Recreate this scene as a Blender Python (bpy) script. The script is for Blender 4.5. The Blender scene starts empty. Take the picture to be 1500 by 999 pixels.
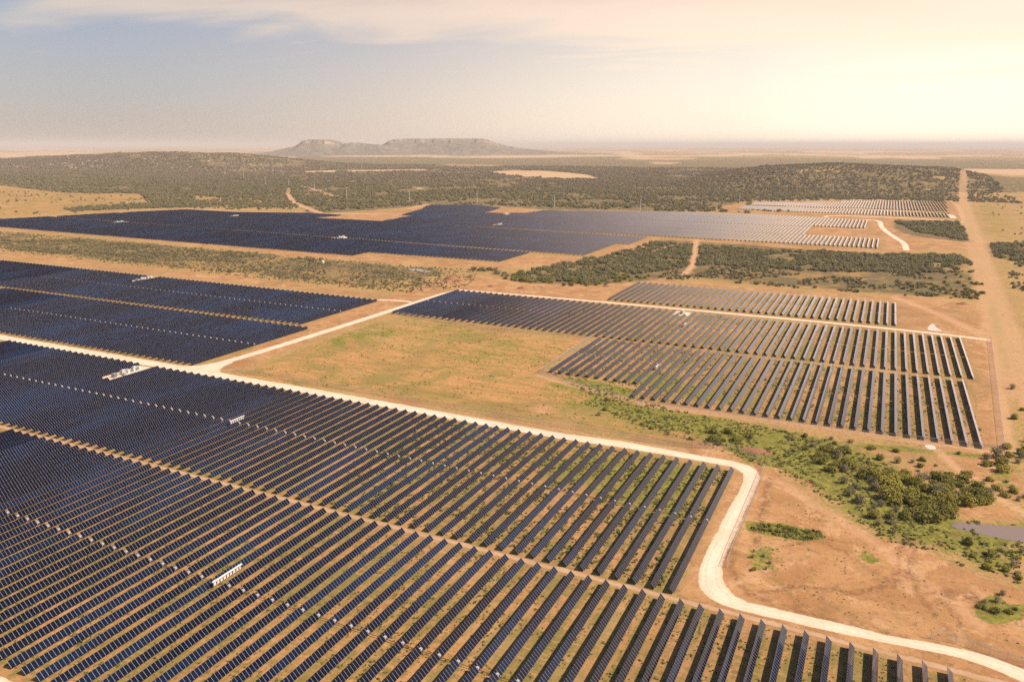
import bpy, bmesh, math, random
import numpy as np
from mathutils import Vector, Matrix
random.seed(7)
RNG = np.random.default_rng(11)
sc = bpy.context.scene
COL = sc.collection
PI = math.pi

# ------------------------------------------------------------------ camera
H = 112.0                                   # height of the drone above the flat
FPX = 1115.0; CX = 750.0; CY = 499.5; HY = 212.0; VPX = 1310.0   # calibration on the 1500 x 999 photograph
PITCH = math.atan((CY - HY) / FPX)
YAW = math.radians(25.935)
cam_d = bpy.data.cameras.new('camera'); cam = bpy.data.objects.new('camera', cam_d); COL.objects.link(cam)
cam_d.sensor_width = 36.0; cam_d.lens = FPX / 1500 * 36
cam_d.clip_start = 1.0; cam_d.clip_end = 300000
cam.location = (0, 0, H); cam.rotation_euler = (PI / 2 - PITCH, 0, YAW)
sc.camera = cam

# ------------------------------------------------------------------ sun and sky
SUN_EL = 45.0; SUN_AZ = 80.0                # azimuth clockwise from +Y (the direction of the panel rows)
sun_d = bpy.data.lights.new('sun', 'SUN'); sun = bpy.data.objects.new('sun', sun_d); COL.objects.link(sun)
sun_d.energy = 4.9; sun_d.angle = math.radians(0.6); sun_d.color = (1.0, 0.84, 0.67)
sd = Vector((math.sin(math.radians(SUN_AZ)) * math.cos(math.radians(SUN_EL)),
             math.cos(math.radians(SUN_AZ)) * math.cos(math.radians(SUN_EL)), math.sin(math.radians(SUN_EL))))
sun.rotation_euler = sd.to_track_quat('Z', 'Y').to_euler(); sun.location = (200, 100, 400)

world = bpy.data.worlds.new('World'); sc.world = world; world.use_nodes = True


class NT:
    """small helper to write node trees"""
    def __init__(s, tree): s.t = tree; s.n = tree.nodes; s.l = tree.links
    def node(s, typ, **kw):
        n = s.n.new(typ)
        for k, v in kw.items():
            setattr(n, k, v)
        return n
    def put(s, sock, v):
        if v is None: return
        if isinstance(v, bpy.types.NodeSocket): s.l.new(v, sock)
        else:
            if sock.type == 'RGBA' and not hasattr(v, '__len__'): v = (v, v, v, 1)
            if sock.type == 'RGBA' and len(v) == 3: v = (*v, 1)
            sock.default_value = v
    def math(s, op, a, b=None, c=None, clamp=False):
        n = s.node('ShaderNodeMath', operation=op, use_clamp=clamp)
        s.put(n.inputs[0], a); s.put(n.inputs[1], b)
        if c is not None: s.put(n.inputs[2], c)
        return n.outputs[0]
    def mix(s, f, a, b, blend='MIX'):
        n = s.node('ShaderNodeMix', data_type='RGBA', blend_type=blend, clamp_factor=True)
        s.put(n.inputs[0], f); s.put(n.inputs[6], a); s.put(n.inputs[7], b)
        return n.outputs[2]
    def ss(s, v, lo, hi):
        n = s.node('ShaderNodeMapRange', interpolation_type='SMOOTHSTEP')
        s.put(n.inputs[0], v); s.put(n.inputs[1], lo); s.put(n.inputs[2], hi)
        return n.outputs[0]
    def noise(s, vec, scale, detail=4, rough=0.55, dist=0.0, dim='3D'):
        n = s.node('ShaderNodeTexNoise', noise_dimensions=dim)
        s.put(n.inputs['Vector'], vec); n.inputs['Scale'].default_value = scale
        n.inputs['Detail'].default_value = detail; n.inputs['Roughness'].default_value = rough
        n.inputs['Distortion'].default_value = dist
        return n.outputs['Fac']
    def mapv(s, vec, scale=(1, 1, 1), rot=(0, 0, 0), loc=(0, 0, 0)):
        n = s.node('ShaderNodeMapping'); s.put(n.inputs[0], vec)
        n.inputs[1].default_value = loc; n.inputs[2].default_value = rot; n.inputs[3].default_value = scale
        return n.outputs[0]


def build_world():
    w = NT(world.node_tree); w.n.clear()
    out = w.node('ShaderNodeOutputWorld')
    sky = w.node('ShaderNodeTexSky', sky_type='NISHITA'); sky.sun_disc = False
    sky.sun_elevation = math.radians(SUN_EL); sky.sun_rotation = math.radians(SUN_AZ)
    sky.altitude = 500; sky.air_density = 1.0; sky.dust_density = 0.7; sky.ozone_density = 1.0
    bg = w.node('ShaderNodeBackground'); bg.inputs[1].default_value = 0.07
    w.l.new(sky.outputs[0], bg.inputs[0])
    tc = w.node('ShaderNodeTexCoord'); g = tc.outputs['Generated']
    sp = w.node('ShaderNodeSeparateXYZ'); w.l.new(g, sp.inputs[0])
    X, Y, Z = sp.outputs
    # direction of the milky bright part of the sky: over the far end of the rows, a little to the east
    az = math.radians(14)
    gd = w.math('ADD', w.math('MULTIPLY', X, math.sin(az)), w.math('MULTIPLY', Y, math.cos(az)))
    glow = w.ss(gd, 0.36, 0.97)                       # 0 away .. 1 toward
    low = w.ss(Z, 0.36, -0.02)                        # 1 near the horizon
    vlow = w.ss(Z, 0.16, 0.0)
    veil_c = w.mix(glow, (0.43, 0.39, 0.44), (1.08, 0.80, 0.61))
    veil_c = w.mix(w.math('MULTIPLY', vlow, 0.8), veil_c, w.mix(glow, (0.51, 0.42, 0.39), (1.14, 0.88, 0.70)))
    hot = w.math('POWER', w.ss(gd, 0.55, 1.0), 2.0)
    veil_c = w.mix(w.math('MULTIPLY', hot, 0.8), veil_c, (1.5, 1.30, 1.02))
    # dusty white cloud sheets high above, seen very obliquely
    zz = w.math('ADD', w.math('MAXIMUM', Z, 0.0), 0.05)
    cx = w.math('DIVIDE', X, zz); cy = w.math('DIVIDE', Y, zz)
    cv = w.node('ShaderNodeCombineXYZ'); w.l.new(cx, cv.inputs[0]); w.l.new(cy, cv.inputs[1])
    n1 = w.noise(w.mapv(cv.outputs[0], (0.45, 0.75, 1), (0, 0, math.radians(24))), 1.1, 4, 0.5, 0.6)
    n2 = w.noise(w.mapv(cv.outputs[0], (0.5, 1.6, 1), (0, 0, math.radians(30)), (4, 2, 0)), 2.3, 5, 0.6, 0.8)
    # the cloud bank covers the sky above a slanting lower edge
    rx = math.cos(YAW); ry = math.sin(YAW)
    lat = w.math('ADD', w.math('MULTIPLY', X, rx), w.math('MULTIPLY', Y, ry))   # sideways component
    edge = w.math('ADD', Z, w.math('MULTIPLY', lat, 0.055))
    edge = w.math('ADD', edge, w.math('MULTIPLY', w.math('SUBTRACT', n1, 0.5), 0.16))
    bank = w.ss(edge, 0.098, 0.140)
    bank = w.math('MULTIPLY', bank, w.ss(n2, 0.0, 0.32))
    wisps = w.math('MULTIPLY', w.ss(n2, 0.55, 0.8), w.math('MULTIPLY', w.ss(Z, 0.05, 0.12), 0.35))
    cl = w.math('MAXIMUM', bank, wisps)
    body = w.ss(w.math('ADD', edge, w.math('MULTIPLY', n2, 0.05)), 0.15, 0.25)
    cloud_lit = w.mix(glow, (0.80, 0.68, 0.58), (1.10, 0.84, 0.66))
    cloud_mid = w.mix(glow, (0.60, 0.48, 0.45), (0.95, 0.68, 0.55))
    cloud_c = w.mix(body, cloud_lit, cloud_mid)
    cloud_c = w.mix(w.math('MULTIPLY', hot, w.math('MULTIPLY', low, 0.9)), cloud_c, (1.3, 1.08, 0.80))
    # assemble: nishita + veil + clouds
    veil = w.node('ShaderNodeBackground'); w.l.new(veil_c, veil.inputs[0]); veil.inputs[1].default_value = 0.66
    m1 = w.node('ShaderNodeMixShader')
    w.put(m1.inputs[0], w.math('MAXIMUM', w.math('MULTIPLY', low, 0.80), w.math('MULTIPLY', hot, w.math('MULTIPLY', low, 1.0))))
    w.l.new(bg.outputs[0], m1.inputs[1]); w.l.new(veil.outputs[0], m1.inputs[2])
    cb = w.node('ShaderNodeBackground'); w.l.new(cloud_c, cb.inputs[0]); cb.inputs[1].default_value = 0.64
    m2 = w.node('ShaderNodeMixShader')
    w.put(m2.inputs[0], w.math('MULTIPLY', cl, w.math('MULTIPLY', w.math('MULTIPLY', w.ss(gd, -0.1, 0.3), w.ss(Z, 0.60, 0.28)), 0.85)))
    w.l.new(m1.outputs[0], m2.inputs[1]); w.l.new(cb.outputs[0], m2.inputs[2])
    w.l.new(m2.outputs[0], out.inputs[0])


build_world()
sc.view_settings.view_transform = 'Standard'; sc.view_settings.look = 'None'
sc.view_settings.gamma = 1.0; sc.view_settings.use_curve_mapping = False
sc.view_settings.exposure = 0.60
sc.cycles.max_bounces = 5; sc.cycles.diffuse_bounces = 2; sc.cycles.glossy_bounces = 2
sc.cycles.transparent_max_bounces = 12; sc.cycles.volume_bounces = 0; sc.cycles.use_denoising = False; sc.cycles.use_adaptive_sampling = False
sc.cycles.sample_clamp_indirect = 4.0

# ------------------------------------------------------------------ map helpers
_c, _s = math.cos(PITCH), math.sin(PITCH); _cy, _sy = math.cos(YAW), math.sin(YAW)


def ray(x, y):
    u = (x - CX) / FPX; v = -(y - CY) / FPX
    d = (u, _c + v * _s, -_s + v * _c)
    return (d[0] * _cy - d[1] * _sy, d[0] * _sy + d[1] * _cy, d[2])


def G(x, y, h=0.0):
    d = ray(x, y); t = (H - h) / -d[2]
    return (d[0] * t, d[1] * t)


def project(X, Y, Z=0.0):
    X = np.asarray(X, float); Y = np.asarray(Y, float); Z = np.asarray(Z, float) - H
    a = X * _cy + Y * _sy; b = -X * _sy + Y * _cy
    fw = b * _c - Z * _s; up = b * _s + Z * _c
    fw = np.where(fw < 1, 1, fw)
    return CX + FPX * a / fw, CY - FPX * up / fw


def hash2(ix, iy, seed):
    n = (ix.astype(np.int64) * 374761393 + iy.astype(np.int64) * 668265263 + seed * 1442695041) & 0xffffffff
    n = ((n ^ (n >> 13)) * 1274126177) & 0xffffffff
    n = n ^ (n >> 16)
    return (n & 0xffff) / 65535.0


def vnoise(x, y, seed=0):
    x = np.asarray(x, float); y = np.asarray(y, float)
    ix = np.floor(x); iy = np.floor(y); fx = x - ix; fy = y - iy
    fx = fx * fx * (3 - 2 * fx); fy = fy * fy * (3 - 2 * fy)
    a = hash2(ix, iy, seed); b = hash2(ix + 1, iy, seed); c = hash2(ix, iy + 1, seed); d = hash2(ix + 1, iy + 1, seed)
    return (a * (1 - fx) + b * fx) * (1 - fy) + (c * (1 - fx) + d * fx) * fy


def fbm(x, y, seed=0, octv=4):
    r = 0; amp = 0.5; tot = 0
    for k in range(octv):
        r = r + amp * vnoise(x * 2 ** k, y * 2 ** k, seed + k); tot += amp; amp *= 0.55
    return r / tot


def sstep(v, lo, hi):
    t = np.clip((v - lo) / (hi - lo), 0, 1); return t * t * (3 - 2 * t)


def inside(X, Y, poly):
    r = np.zeros(X.shape, bool); n = len(poly)
    for i in range(n):
        x0, y0 = poly[i]; x1, y1 = poly[(i + 1) % n]
        if y0 == y1: continue
        c = ((Y > min(y0, y1)) & (Y <= max(y0, y1)))
        xi = x0 + (Y - y0) * (x1 - x0) / (y1 - y0)
        r ^= c & (X < xi)
    return r


def dist_line(X, Y, pts, closed=False):
    d = np.full(X.shape, 1e9); n = len(pts)
    for i in range(n if closed else n - 1):
        x0, y0 = pts[i]; x1, y1 = pts[(i + 1) % n]
        dx, dy = x1 - x0, y1 - y0; L = dx * dx + dy * dy + 1e-9
        t = np.clip(((X - x0) * dx + (Y - y0) * dy) / L, 0, 1)
        d = np.minimum(d, np.hypot(X - x0 - t * dx, Y - y0 - t * dy))
    return d


def poly_mask(X, Y, poly, soft):
    m = np.zeros(X.shape)
    xs = [p[0] for p in poly]; ys = [p[1] for p in poly]
    sel = (X > min(xs) - soft) & (X < max(xs) + soft) & (Y > min(ys) - soft) & (Y < max(ys) + soft)
    if sel.any():
        x = X[sel]; y = Y[sel]; d = dist_line(x, y, poly, True); s = np.where(inside(x, y, poly), d, -d)
        m[sel] = np.clip(0.5 + s / (2 * soft), 0, 1)
    return m


def line_mask(X, Y, pts, w, soft):
    m = np.zeros(X.shape); xs = [p[0] for p in pts]; ys = [p[1] for p in pts]; r = w + soft
    sel = (X > min(xs) - r) & (X < max(xs) + r) & (Y > min(ys) - r) & (Y < max(ys) + r)
    if sel.any():
        m[sel] = 1 - sstep(dist_line(X[sel], Y[sel], pts), w / 2, w / 2 + soft)
    return m


def PX(*p): return [G(a, b) for a, b in p]


# ------------------------------------------------------------------ terrain height
def crest(pts, Yc):
    out = []
    for x, y in pts:
        d = ray(x, y); t = Yc / d[1]; out.append((d[0] * t, H + d[2] * t))
    return np.array(sorted(out))


R_CREST = crest([(960, 275), (1000, 267), (1040, 256), (1075, 249), (1110, 246), (1160, 242.5), (1200, 241), (1245, 240.5), (1290, 243), (1330, 245),
                 (1370, 247), (1400, 248.5), (1412, 252), (1450, 259), (1500, 263), (1600, 268), (1750, 274)], 2500.0)
L_CREST = crest([(-500, 255), (-200, 243), (0, 235), (50, 231), (100, 229), (150, 227), (200, 225), (240, 224), (285, 225), (320, 227), (350, 231),
                 (380, 237), (410, 243), (460, 247), (520, 250)], 2900.0)


def terrain(X, Y):
    X = np.asarray(X, float); Y = np.asarray(Y, float)
    h = np.zeros(X.shape)
    hc = np.interp(X, R_CREST[:, 0], R_CREST[:, 1], left=0, right=max(0, R_CREST[-1, 1]))
    hc = np.clip(hc, 0, None)
    wob = (fbm(X / 260, Y / 260, 5) - 0.5)
    Yw = Y + wob * 260
    prof = sstep(Yw, 1850, 2480) ** 1.2 * (1 - sstep(Y, 2560, 3300))
    cl = 1 + 0.18 * (fbm(X / 90, Y / 90, 9) - 0.5) * sstep(Y, 1900, 2300)
    h = h + hc * prof * cl
    hl = np.clip(np.interp(X, L_CREST[:, 0], L_CREST[:, 1], left=0, right=0), 0, None)
    prof = sstep(Yw, 2150, 2880) * (1 - sstep(Y, 2980, 3900))
    h = h + hl * prof * (1 + 0.25 * (fbm(X / 110, Y / 110, 19) - 0.5))
    # gentle swell of the near creek and the spoil beside it
    far = sstep(Y, 1850, 2400)
    h = h + far * 5 * (fbm(X / 300, Y / 300, 3) - 0.5)
    return h


# ------------------------------------------------------------------ material helpers
def new_mat(name):
    m = bpy.data.materials.new(name); m.use_nodes = True
    t = NT(m.node_tree); b = t.n['Principled BSDF']
    return m, t, b


def simple(name, col, rough=0.7, metal=0.0, var=0.12, scale=3.0):
    m, t, b = new_mat(name)
    tc = t.node('ShaderNodeTexCoord')
    n = t.noise(tc.outputs['Object'], scale, 4)
    dark = tuple(c * (1 - var * 2) for c in col)
    t.put(b.inputs['Base Color'], t.mix(n, dark, tuple(min(1, c * (1 + var)) for c in col)))
    b.inputs['Roughness'].default_value = rough; b.inputs['Metallic'].default_value = metal
    return m


def mat_ground():
    m, t, b = new_mat('ground_soil_grass')
    geo = t.node('ShaderNodeNewGeometry'); P = geo.outputs['Position']
    z1 = t.node('ShaderNodeAttribute', attribute_name='zone_a'); z2 = t.node('ShaderNodeAttribute', attribute_name='zone_b')
    s1 = t.node('ShaderNodeSeparateColor'); t.l.new(z1.outputs['Color'], s1.inputs[0])
    s2 = t.node('ShaderNodeSeparateColor'); t.l.new(z2.outputs['Color'], s2.inputs[0])
    green, dry, bare = s1.outputs; brush, track, field = s2.outputs
    row = z1.outputs['Alpha']; mown = z2.outputs['Alpha']
    nb = t.noise(P, 0.006, 5, 0.6, 0.5)           # 150 m
    nm = t.noise(P, 0.045, 6, 0.62, 0.6)          # 20 m
    nf = t.noise(P, 0.30, 5, 0.65, 0.3)           # 3 m
    ng = t.noise(P, 1.6, 4, 0.7)                  # 0.6 m
    streak = t.noise(t.mapv(P, (1.0, 0.05, 1)), 0.55, 5, 0.6, 0.2)      # long marks along the rows
    cross = t.noise(t.mapv(P, (0.12, 1.0, 1), (0, 0, 0.05)), 0.35, 5, 0.6, 1.2)   # mowing marks across the field
    n8 = t.noise(P, 0.9, 9, 0.78, 0.4)
    soil = t.mix(t.ss(nm, 0.3, 0.7), (0.33, 0.17, 0.085), (0.42, 0.25, 0.135))
    soil = t.mix(t.math('MULTIPLY', t.ss(nf, 0.45, 0.75), 0.55), soil, (0.50, 0.32, 0.19))
    soil = t.mix(t.math('MULTIPLY', t.ss(ng, 0.5, 0.72), 0.35), soil, (0.30, 0.16, 0.07))
    rng_dry = t.mix(t.ss(n8, 0.36, 0.62), (0.21, 0.155, 0.06), (0.44, 0.33, 0.14))
    # open range: sparse dry grass over soil
    k = t.math('ADD', t.math('MULTIPLY', nm, 0.6), t.math('MULTIPLY', nf, 0.4))
    c = t.mix(t.math('MULTIPLY', t.ss(k, 0.34, 0.52), 0.9), soil, rng_dry)
    c = t.mix(t.math('MULTIPLY', t.ss(t.math('ADD', nf, t.math('MULTIPLY', nb, 0.35)), 0.72, 0.86), 0.55), c, (0.16, 0.14, 0.055))
    # dry yellow field
    yel = t.mix(t.ss(nm, 0.35, 0.68), (0.38, 0.255, 0.09), (0.29, 0.235, 0.075))
    yel = t.mix(t.ss(cross, 0.44, 0.58), yel, (0.50, 0.275, 0.13))
    yel = t.mix(t.math('MULTIPLY', t.ss(t.noise(t.mapv(P, (0.10, 0.8, 1), (0, 0, -0.06)), 0.5, 6, 0.65, 1.6), 0.5, 0.6), 0.6), yel, (0.22, 0.165, 0.055))
    yel = t.mix(t.math('MULTIPLY', t.ss(t.math('ADD', nf, t.math('MULTIPLY', nm, 0.5)), 0.84, 1.0), 0.7), yel, (0.20, 0.17, 0.055))
    yel = t.mix(t.math('MULTIPLY', t.ss(n8, 0.46, 0.62), 0.6), yel, (0.21, 0.15, 0.055))
    yel = t.mix(t.math('MULTIPLY', t.ss(t.noise(P, 0.022, 6, 0.7, 1.2), 0.47, 0.60), 0.75), yel, (0.215, 0.19, 0.06))
    dm = t.ss(t.math('ADD', dry, t.math('MULTIPLY', t.math('SUBTRACT', nf, 0.5), 0.8)), 0.4, 0.6)
    c = t.mix(dm, c, yel)
    # bare orange dirt
    br = t.mix(t.ss(nm, 0.35, 0.65), (0.33, 0.185, 0.082), (0.43, 0.265, 0.13))
    br = t.mix(t.math('MULTIPLY', t.ss(t.noise(P, 0.05, 7, 0.68, 2.2), 0.50, 0.62), 0.75), br, (0.50, 0.335, 0.185))
    br = t.mix(t.math('MULTIPLY', t.ss(t.noise(t.mapv(P, (1, 1, 1), (0, 0, 0), (91, 7, 0)), 0.07, 8, 0.7, 1.8), 0.53, 0.64), 0.7), br, (0.23, 0.155, 0.06))
    br = t.mix(t.math('MULTIPLY', t.ss(t.noise(P, 0.12, 6, 0.7, 1.5), 0.5, 0.68), 0.5), br, (0.27, 0.145, 0.08))
    br = t.mix(t.math('MULTIPLY', t.ss(n8, 0.50, 0.64), 0.55), br, (0.22, 0.12, 0.062))
    bm = t.ss(t.math('ADD', bare, t.math('MULTIPLY', t.math('SUBTRACT', t.math('ADD', t.math('MULTIPLY', k, 0.6), t.math('MULTIPLY', n8, 0.4)), 0.5), 2.6)), 0.42, 0.62)
    c = t.mix(bm, c, br)
    # ground between the panel rows
    rs = t.mix(t.ss(streak, 0.38, 0.62), (0.34, 0.205, 0.085), (0.46, 0.265, 0.13))
    rs = t.mix(t.math('MULTIPLY', t.ss(t.math('ADD', t.math('MULTIPLY', nf, 0.55), t.math('MULTIPLY', n8, 0.45)), 0.47, 0.57), 0.85), rs, (0.20, 0.155, 0.05))
    rs = t.mix(t.math('MULTIPLY', t.ss(t.math('ADD', streak, t.math('MULTIPLY', nm, 0.7)), 0.78, 0.94), 0.8), rs, (0.15, 0.155, 0.04))
    rs = t.mix(t.math('MULTIPLY', t.ss(n8, 0.52, 0.64), 0.6), rs, (0.20, 0.12, 0.05))
    rs = t.mix(t.math('MULTIPLY', t.ss(t.noise(t.mapv(P, (0.25, 1.3, 1)), 0.7, 6, 0.7, 0.5), 0.5, 0.66), 0.45), rs, (0.52, 0.32, 0.17))
    c = t.mix(row, c, rs)
    # separate tufts and stones
    def tufts(scale, rad):
        vo = t.node('ShaderNodeTexVoronoi'); t.put(vo.inputs['Vector'], P); vo.inputs['Scale'].default_value = scale
        sc_ = t.node('ShaderNodeSeparateColor'); t.l.new(vo.outputs['Color'], sc_.inputs[0])
        return t.ss(t.math('ADD', vo.outputs['Distance'], t.math('MULTIPLY', sc_.outputs[0], 0.30)), rad, rad - 0.16), sc_.outputs[1]
    t1, r1 = tufts(0.42, 0.42); t2, r2 = tufts(1.15, 0.44)
    thick = t.math('ADD', 0.35, t.math('MULTIPLY', t.ss(t.noise(P, 0.035, 6, 0.68, 0.8), 0.42, 0.6), 0.65))
    thick = t.math('MULTIPLY', thick, t.math('SUBTRACT', 1.0, t.math('MULTIPLY', bm, 0.30)))
    tc_ = t.mix(r1, (0.13, 0.105, 0.04), (0.24, 0.19, 0.065))
    c = t.mix(t.math('MULTIPLY', t.math('MULTIPLY', t1, thick), 0.85), c, tc_)
    c = t.mix(t.math('MULTIPLY', t.math('MULTIPLY', t2, thick), 0.75), c, t.mix(r2, (0.16, 0.11, 0.05), (0.30, 0.24, 0.09)))
    # broad wash of browner and paler ground
    wash = t.noise(P, 0.014, 7, 0.64, 1.0)
    c = t.mix(t.math('MULTIPLY', t.ss(wash, 0.50, 0.64), 0.40), c, (0.22, 0.155, 0.07))
    c = t.mix(t.math('MULTIPLY', t.ss(wash, 0.46, 0.34), 0.35), c, (0.46, 0.31, 0.165))
    # green growth
    gr = t.mix(t.ss(nf, 0.32, 0.66), (0.125, 0.135, 0.03), (0.26, 0.255, 0.055))
    gr = t.mix(t.math('MULTIPLY', t.ss(nm, 0.5, 0.7), 0.6), gr, (0.20, 0.20, 0.05))
    gr = t.mix(t.math('MULTIPLY', t.ss(n8, 0.46, 0.62), 0.6), gr, (0.06, 0.075, 0.018))
    gn = t.math('MULTIPLY', t.math('SUBTRACT', t.math('ADD', t.math('ADD', t.math('MULTIPLY', nf, 0.4), t.math('MULTIPLY', nm, 0.3)), t.math('MULTIPLY', n8, 0.3)), 0.5), 3.6)
    gm = t.ss(t.math('ADD', green, gn), 0.42, 0.62)
    gm = t.math('MULTIPLY', gm, t.ss(green, 0.02, 0.2))
    c = t.mix(gm, c, gr)
    # dark scrub cover: crowns too small to model one by one
    v = t.node('ShaderNodeTexVoronoi'); t.put(v.inputs['Vector'], P); v.inputs['Scale'].default_value = 0.11
    vd = v.outputs['Distance']
    sb = t.mix(t.ss(nf, 0.3, 0.7), (0.10, 0.09, 0.042), (0.17, 0.14, 0.075))
    bk = t.math('MULTIPLY', t.ss(t.math('ADD', brush, t.math('MULTIPLY', t.math('SUBTRACT', t.noise(P, 0.011, 7, 0.66, 0.8), 0.5), 1.3)), 0.36, 0.6),
                t.math('SUBTRACT', 1.0, t.math('MULTIPLY', t.ss(vd, 0.45, 0.9), 0.55)))
    c = t.mix(bk, c, sb)
    # tracks of vehicles, light bare fields and painted-in haze paleness far off
    tn = t.math('MULTIPLY', track, t.ss(nf, 0.2, 0.55))
    c = t.mix(tn, c, t.mix(ng, (0.46, 0.29, 0.17), (0.56, 0.38, 0.245)))
    c = t.mix(t.ss(t.math('ADD', field, t.math('MULTIPLY', t.math('SUBTRACT', nm, 0.5), 0.8)), 0.42, 0.62), c, t.mix(nm, (0.52, 0.38, 0.25), (0.42, 0.31, 0.18)))
    c = t.mix(t.math('MULTIPLY', mown, t.ss(t.math('ADD', t.math('MULTIPLY', nf, 0.5), t.math('MULTIPLY', n8, 0.5)), 0.42, 0.56)), c, (0.19, 0.105, 0.055))
    c = t.mix(1.0, c, (1.03, 0.92, 0.86), 'MULTIPLY')
    t.put(b.inputs['Base Color'], c); b.inputs['Roughness'].default_value = 0.95
    b.inputs['Specular IOR Level'].default_value = 0.15
    bp = t.node('ShaderNodeBump'); bp.inputs['Strength'].default_value = 0.5; bp.inputs['Distance'].default_value = 0.35
    t.put(bp.inputs['Height'], t.math('ADD', nf, t.math('MULTIPLY', n8, 0.8))); t.l.new(bp.outputs[0], b.inputs['Normal'])
    return m


def dirt_way(name, c1, c2, cf, rut, edge=0.72):
    m, t, b = new_mat(name)
    geo = t.node('ShaderNodeNewGeometry'); P = geo.outputs['Position']
    at = t.node('ShaderNodeAttribute', attribute_name='across'); u = t.math('ABSOLUTE', at.outputs['Fac'])
    n = t.noise(P, 0.10, 5, 0.6, 0.6); f = t.noise(P, 0.9, 7, 0.72); w = t.noise(P, 0.22, 4, 0.6)
    c = t.mix(t.ss(n, 0.3, 0.7), c1, c2)
    c = t.mix(t.math('MULTIPLY', t.ss(f, 0.48, 0.64), 0.45), c, cf)
    r = t.math('ABSOLUTE', t.math('SUBTRACT', t.math('ADD', u, t.math('MULTIPLY', t.math('SUBTRACT', w, 0.5), 0.5)), 0.42))
    c = t.mix(t.math('MULTIPLY', t.ss(r, 0.16, 0.04), t.math('MULTIPLY', t.ss(f, 0.3, 0.6), 0.55)), c, rut)
    c = t.mix(t.math('MULTIPLY', t.ss(u, 0.55, 0.95), 0.6), c, cf)
    t.put(b.inputs['Base Color'], c); b.inputs['Roughness'].default_value = 0.95; b.inputs['Specular IOR Level'].default_value = 0.15
    tr = t.node('ShaderNodeBsdfTransparent'); mx = t.node('ShaderNodeMixShader')
    e = t.math('ADD', u, t.math('MULTIPLY', t.math('SUBTRACT', t.math('ADD', t.math('MULTIPLY', f, 0.5), t.math('MULTIPLY', w, 0.5)), 0.5), 1.5))
    t.put(mx.inputs[0], t.ss(e, edge, edge + 0.34))
    out = t.n['Material Output']; t.l.new(b.outputs[0], mx.inputs[1]); t.l.new(tr.outputs[0], mx.inputs[2]); t.l.new(mx.outputs[0], out.inputs[0])
    return m


def mat_road(): return dirt_way('caliche_road', (0.66, 0.50, 0.37), (0.76, 0.61, 0.48), (0.58, 0.39, 0.25), (0.56, 0.40, 0.28), 0.88)
def mat_verge(): return dirt_way('road_verge_dirt', (0.40, 0.245, 0.14), (0.48, 0.32, 0.20), (0.33, 0.19, 0.10), (0.36, 0.21, 0.115), 0.62)


def mat_glass(name, railmix=0.0):
    m, t, b = new_mat(name)
    geo = t.node('ShaderNodeNewGeometry'); P = geo.outputs['Position']
    oi = t.node('ShaderNodeObjectInfo')
    n = t.noise(t.mapv(P, (1.0, 0.30, 1)), 0.030, 5, 0.62, 0.5)
    n2 = t.noise(t.mapv(P, (1.0, 0.16, 1)), 0.14, 2, 0.6)
    f = t.math('ADD', t.math('MULTIPLY', n, 0.7), t.math('MULTIPLY', n2, 0.3))
    c = t.mix(t.ss(f, 0.47, 0.60), (0.0008, 0.0013, 0.0085), (0.0025, 0.0105, 0.037))  # bluer patches: panel batches, plus brighter sky reflection painted into the colour
    wn = t.node('ShaderNodeTexWhiteNoise', noise_dimensions='2D')
    sep = t.node('ShaderNodeSeparateXYZ'); t.l.new(P, sep.inputs[0])
    cb = t.node('ShaderNodeCombineXYZ')
    t.put(cb.inputs[0], t.math('FLOOR', t.math('MULTIPLY', sep.outputs[0], 0.2041))); t.put(cb.inputs[1], t.math('FLOOR', sep.outputs[1]))
    t.l.new(cb.outputs[0], wn.inputs['Vector'])
    c = t.mix(t.math('MULTIPLY', wn.outputs['Value'], 0.35), c, (0.002, 0.001, 0.005))
    t.put(b.inputs['Base Color'], c)
    b.inputs['Roughness'].default_value = 0.08; b.inputs['IOR'].default_value = 1.45
    b.inputs['Specular IOR Level'].default_value = 0.45
    # painted silvery reflection: pale diffuse mixed in where the glass is seen very obliquely
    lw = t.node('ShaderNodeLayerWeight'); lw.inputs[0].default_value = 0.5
    grazing_sheen = t.node('ShaderNodeBsdfDiffuse'); grazing_sheen.inputs[0].default_value = (0.46, 0.42, 0.45, 1)
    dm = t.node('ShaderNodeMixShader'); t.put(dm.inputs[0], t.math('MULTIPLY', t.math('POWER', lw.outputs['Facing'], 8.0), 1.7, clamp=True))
    t.l.new(b.outputs[0], dm.inputs[1]); t.l.new(grazing_sheen.outputs[0], dm.inputs[2]); b = dm; t.l.new(dm.outputs[0], t.n['Material Output'].inputs[0])
    if railmix > 0:
        r = t.node('ShaderNodeBsdfDiffuse'); r.inputs[0].default_value = (0.10, 0.10, 0.14, 1)
        mx = t.node('ShaderNodeMixShader'); t.put(mx.inputs[0], t.math('LESS_THAN', t.math('FRACT', sep.outputs[1]), railmix))
        out = t.n['Material Output']; t.l.new(b.outputs[0], mx.inputs[1]); t.l.new(r.outputs[0], mx.inputs[2]); t.l.new(mx.outputs[0], out.inputs[0])
    return m


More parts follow.
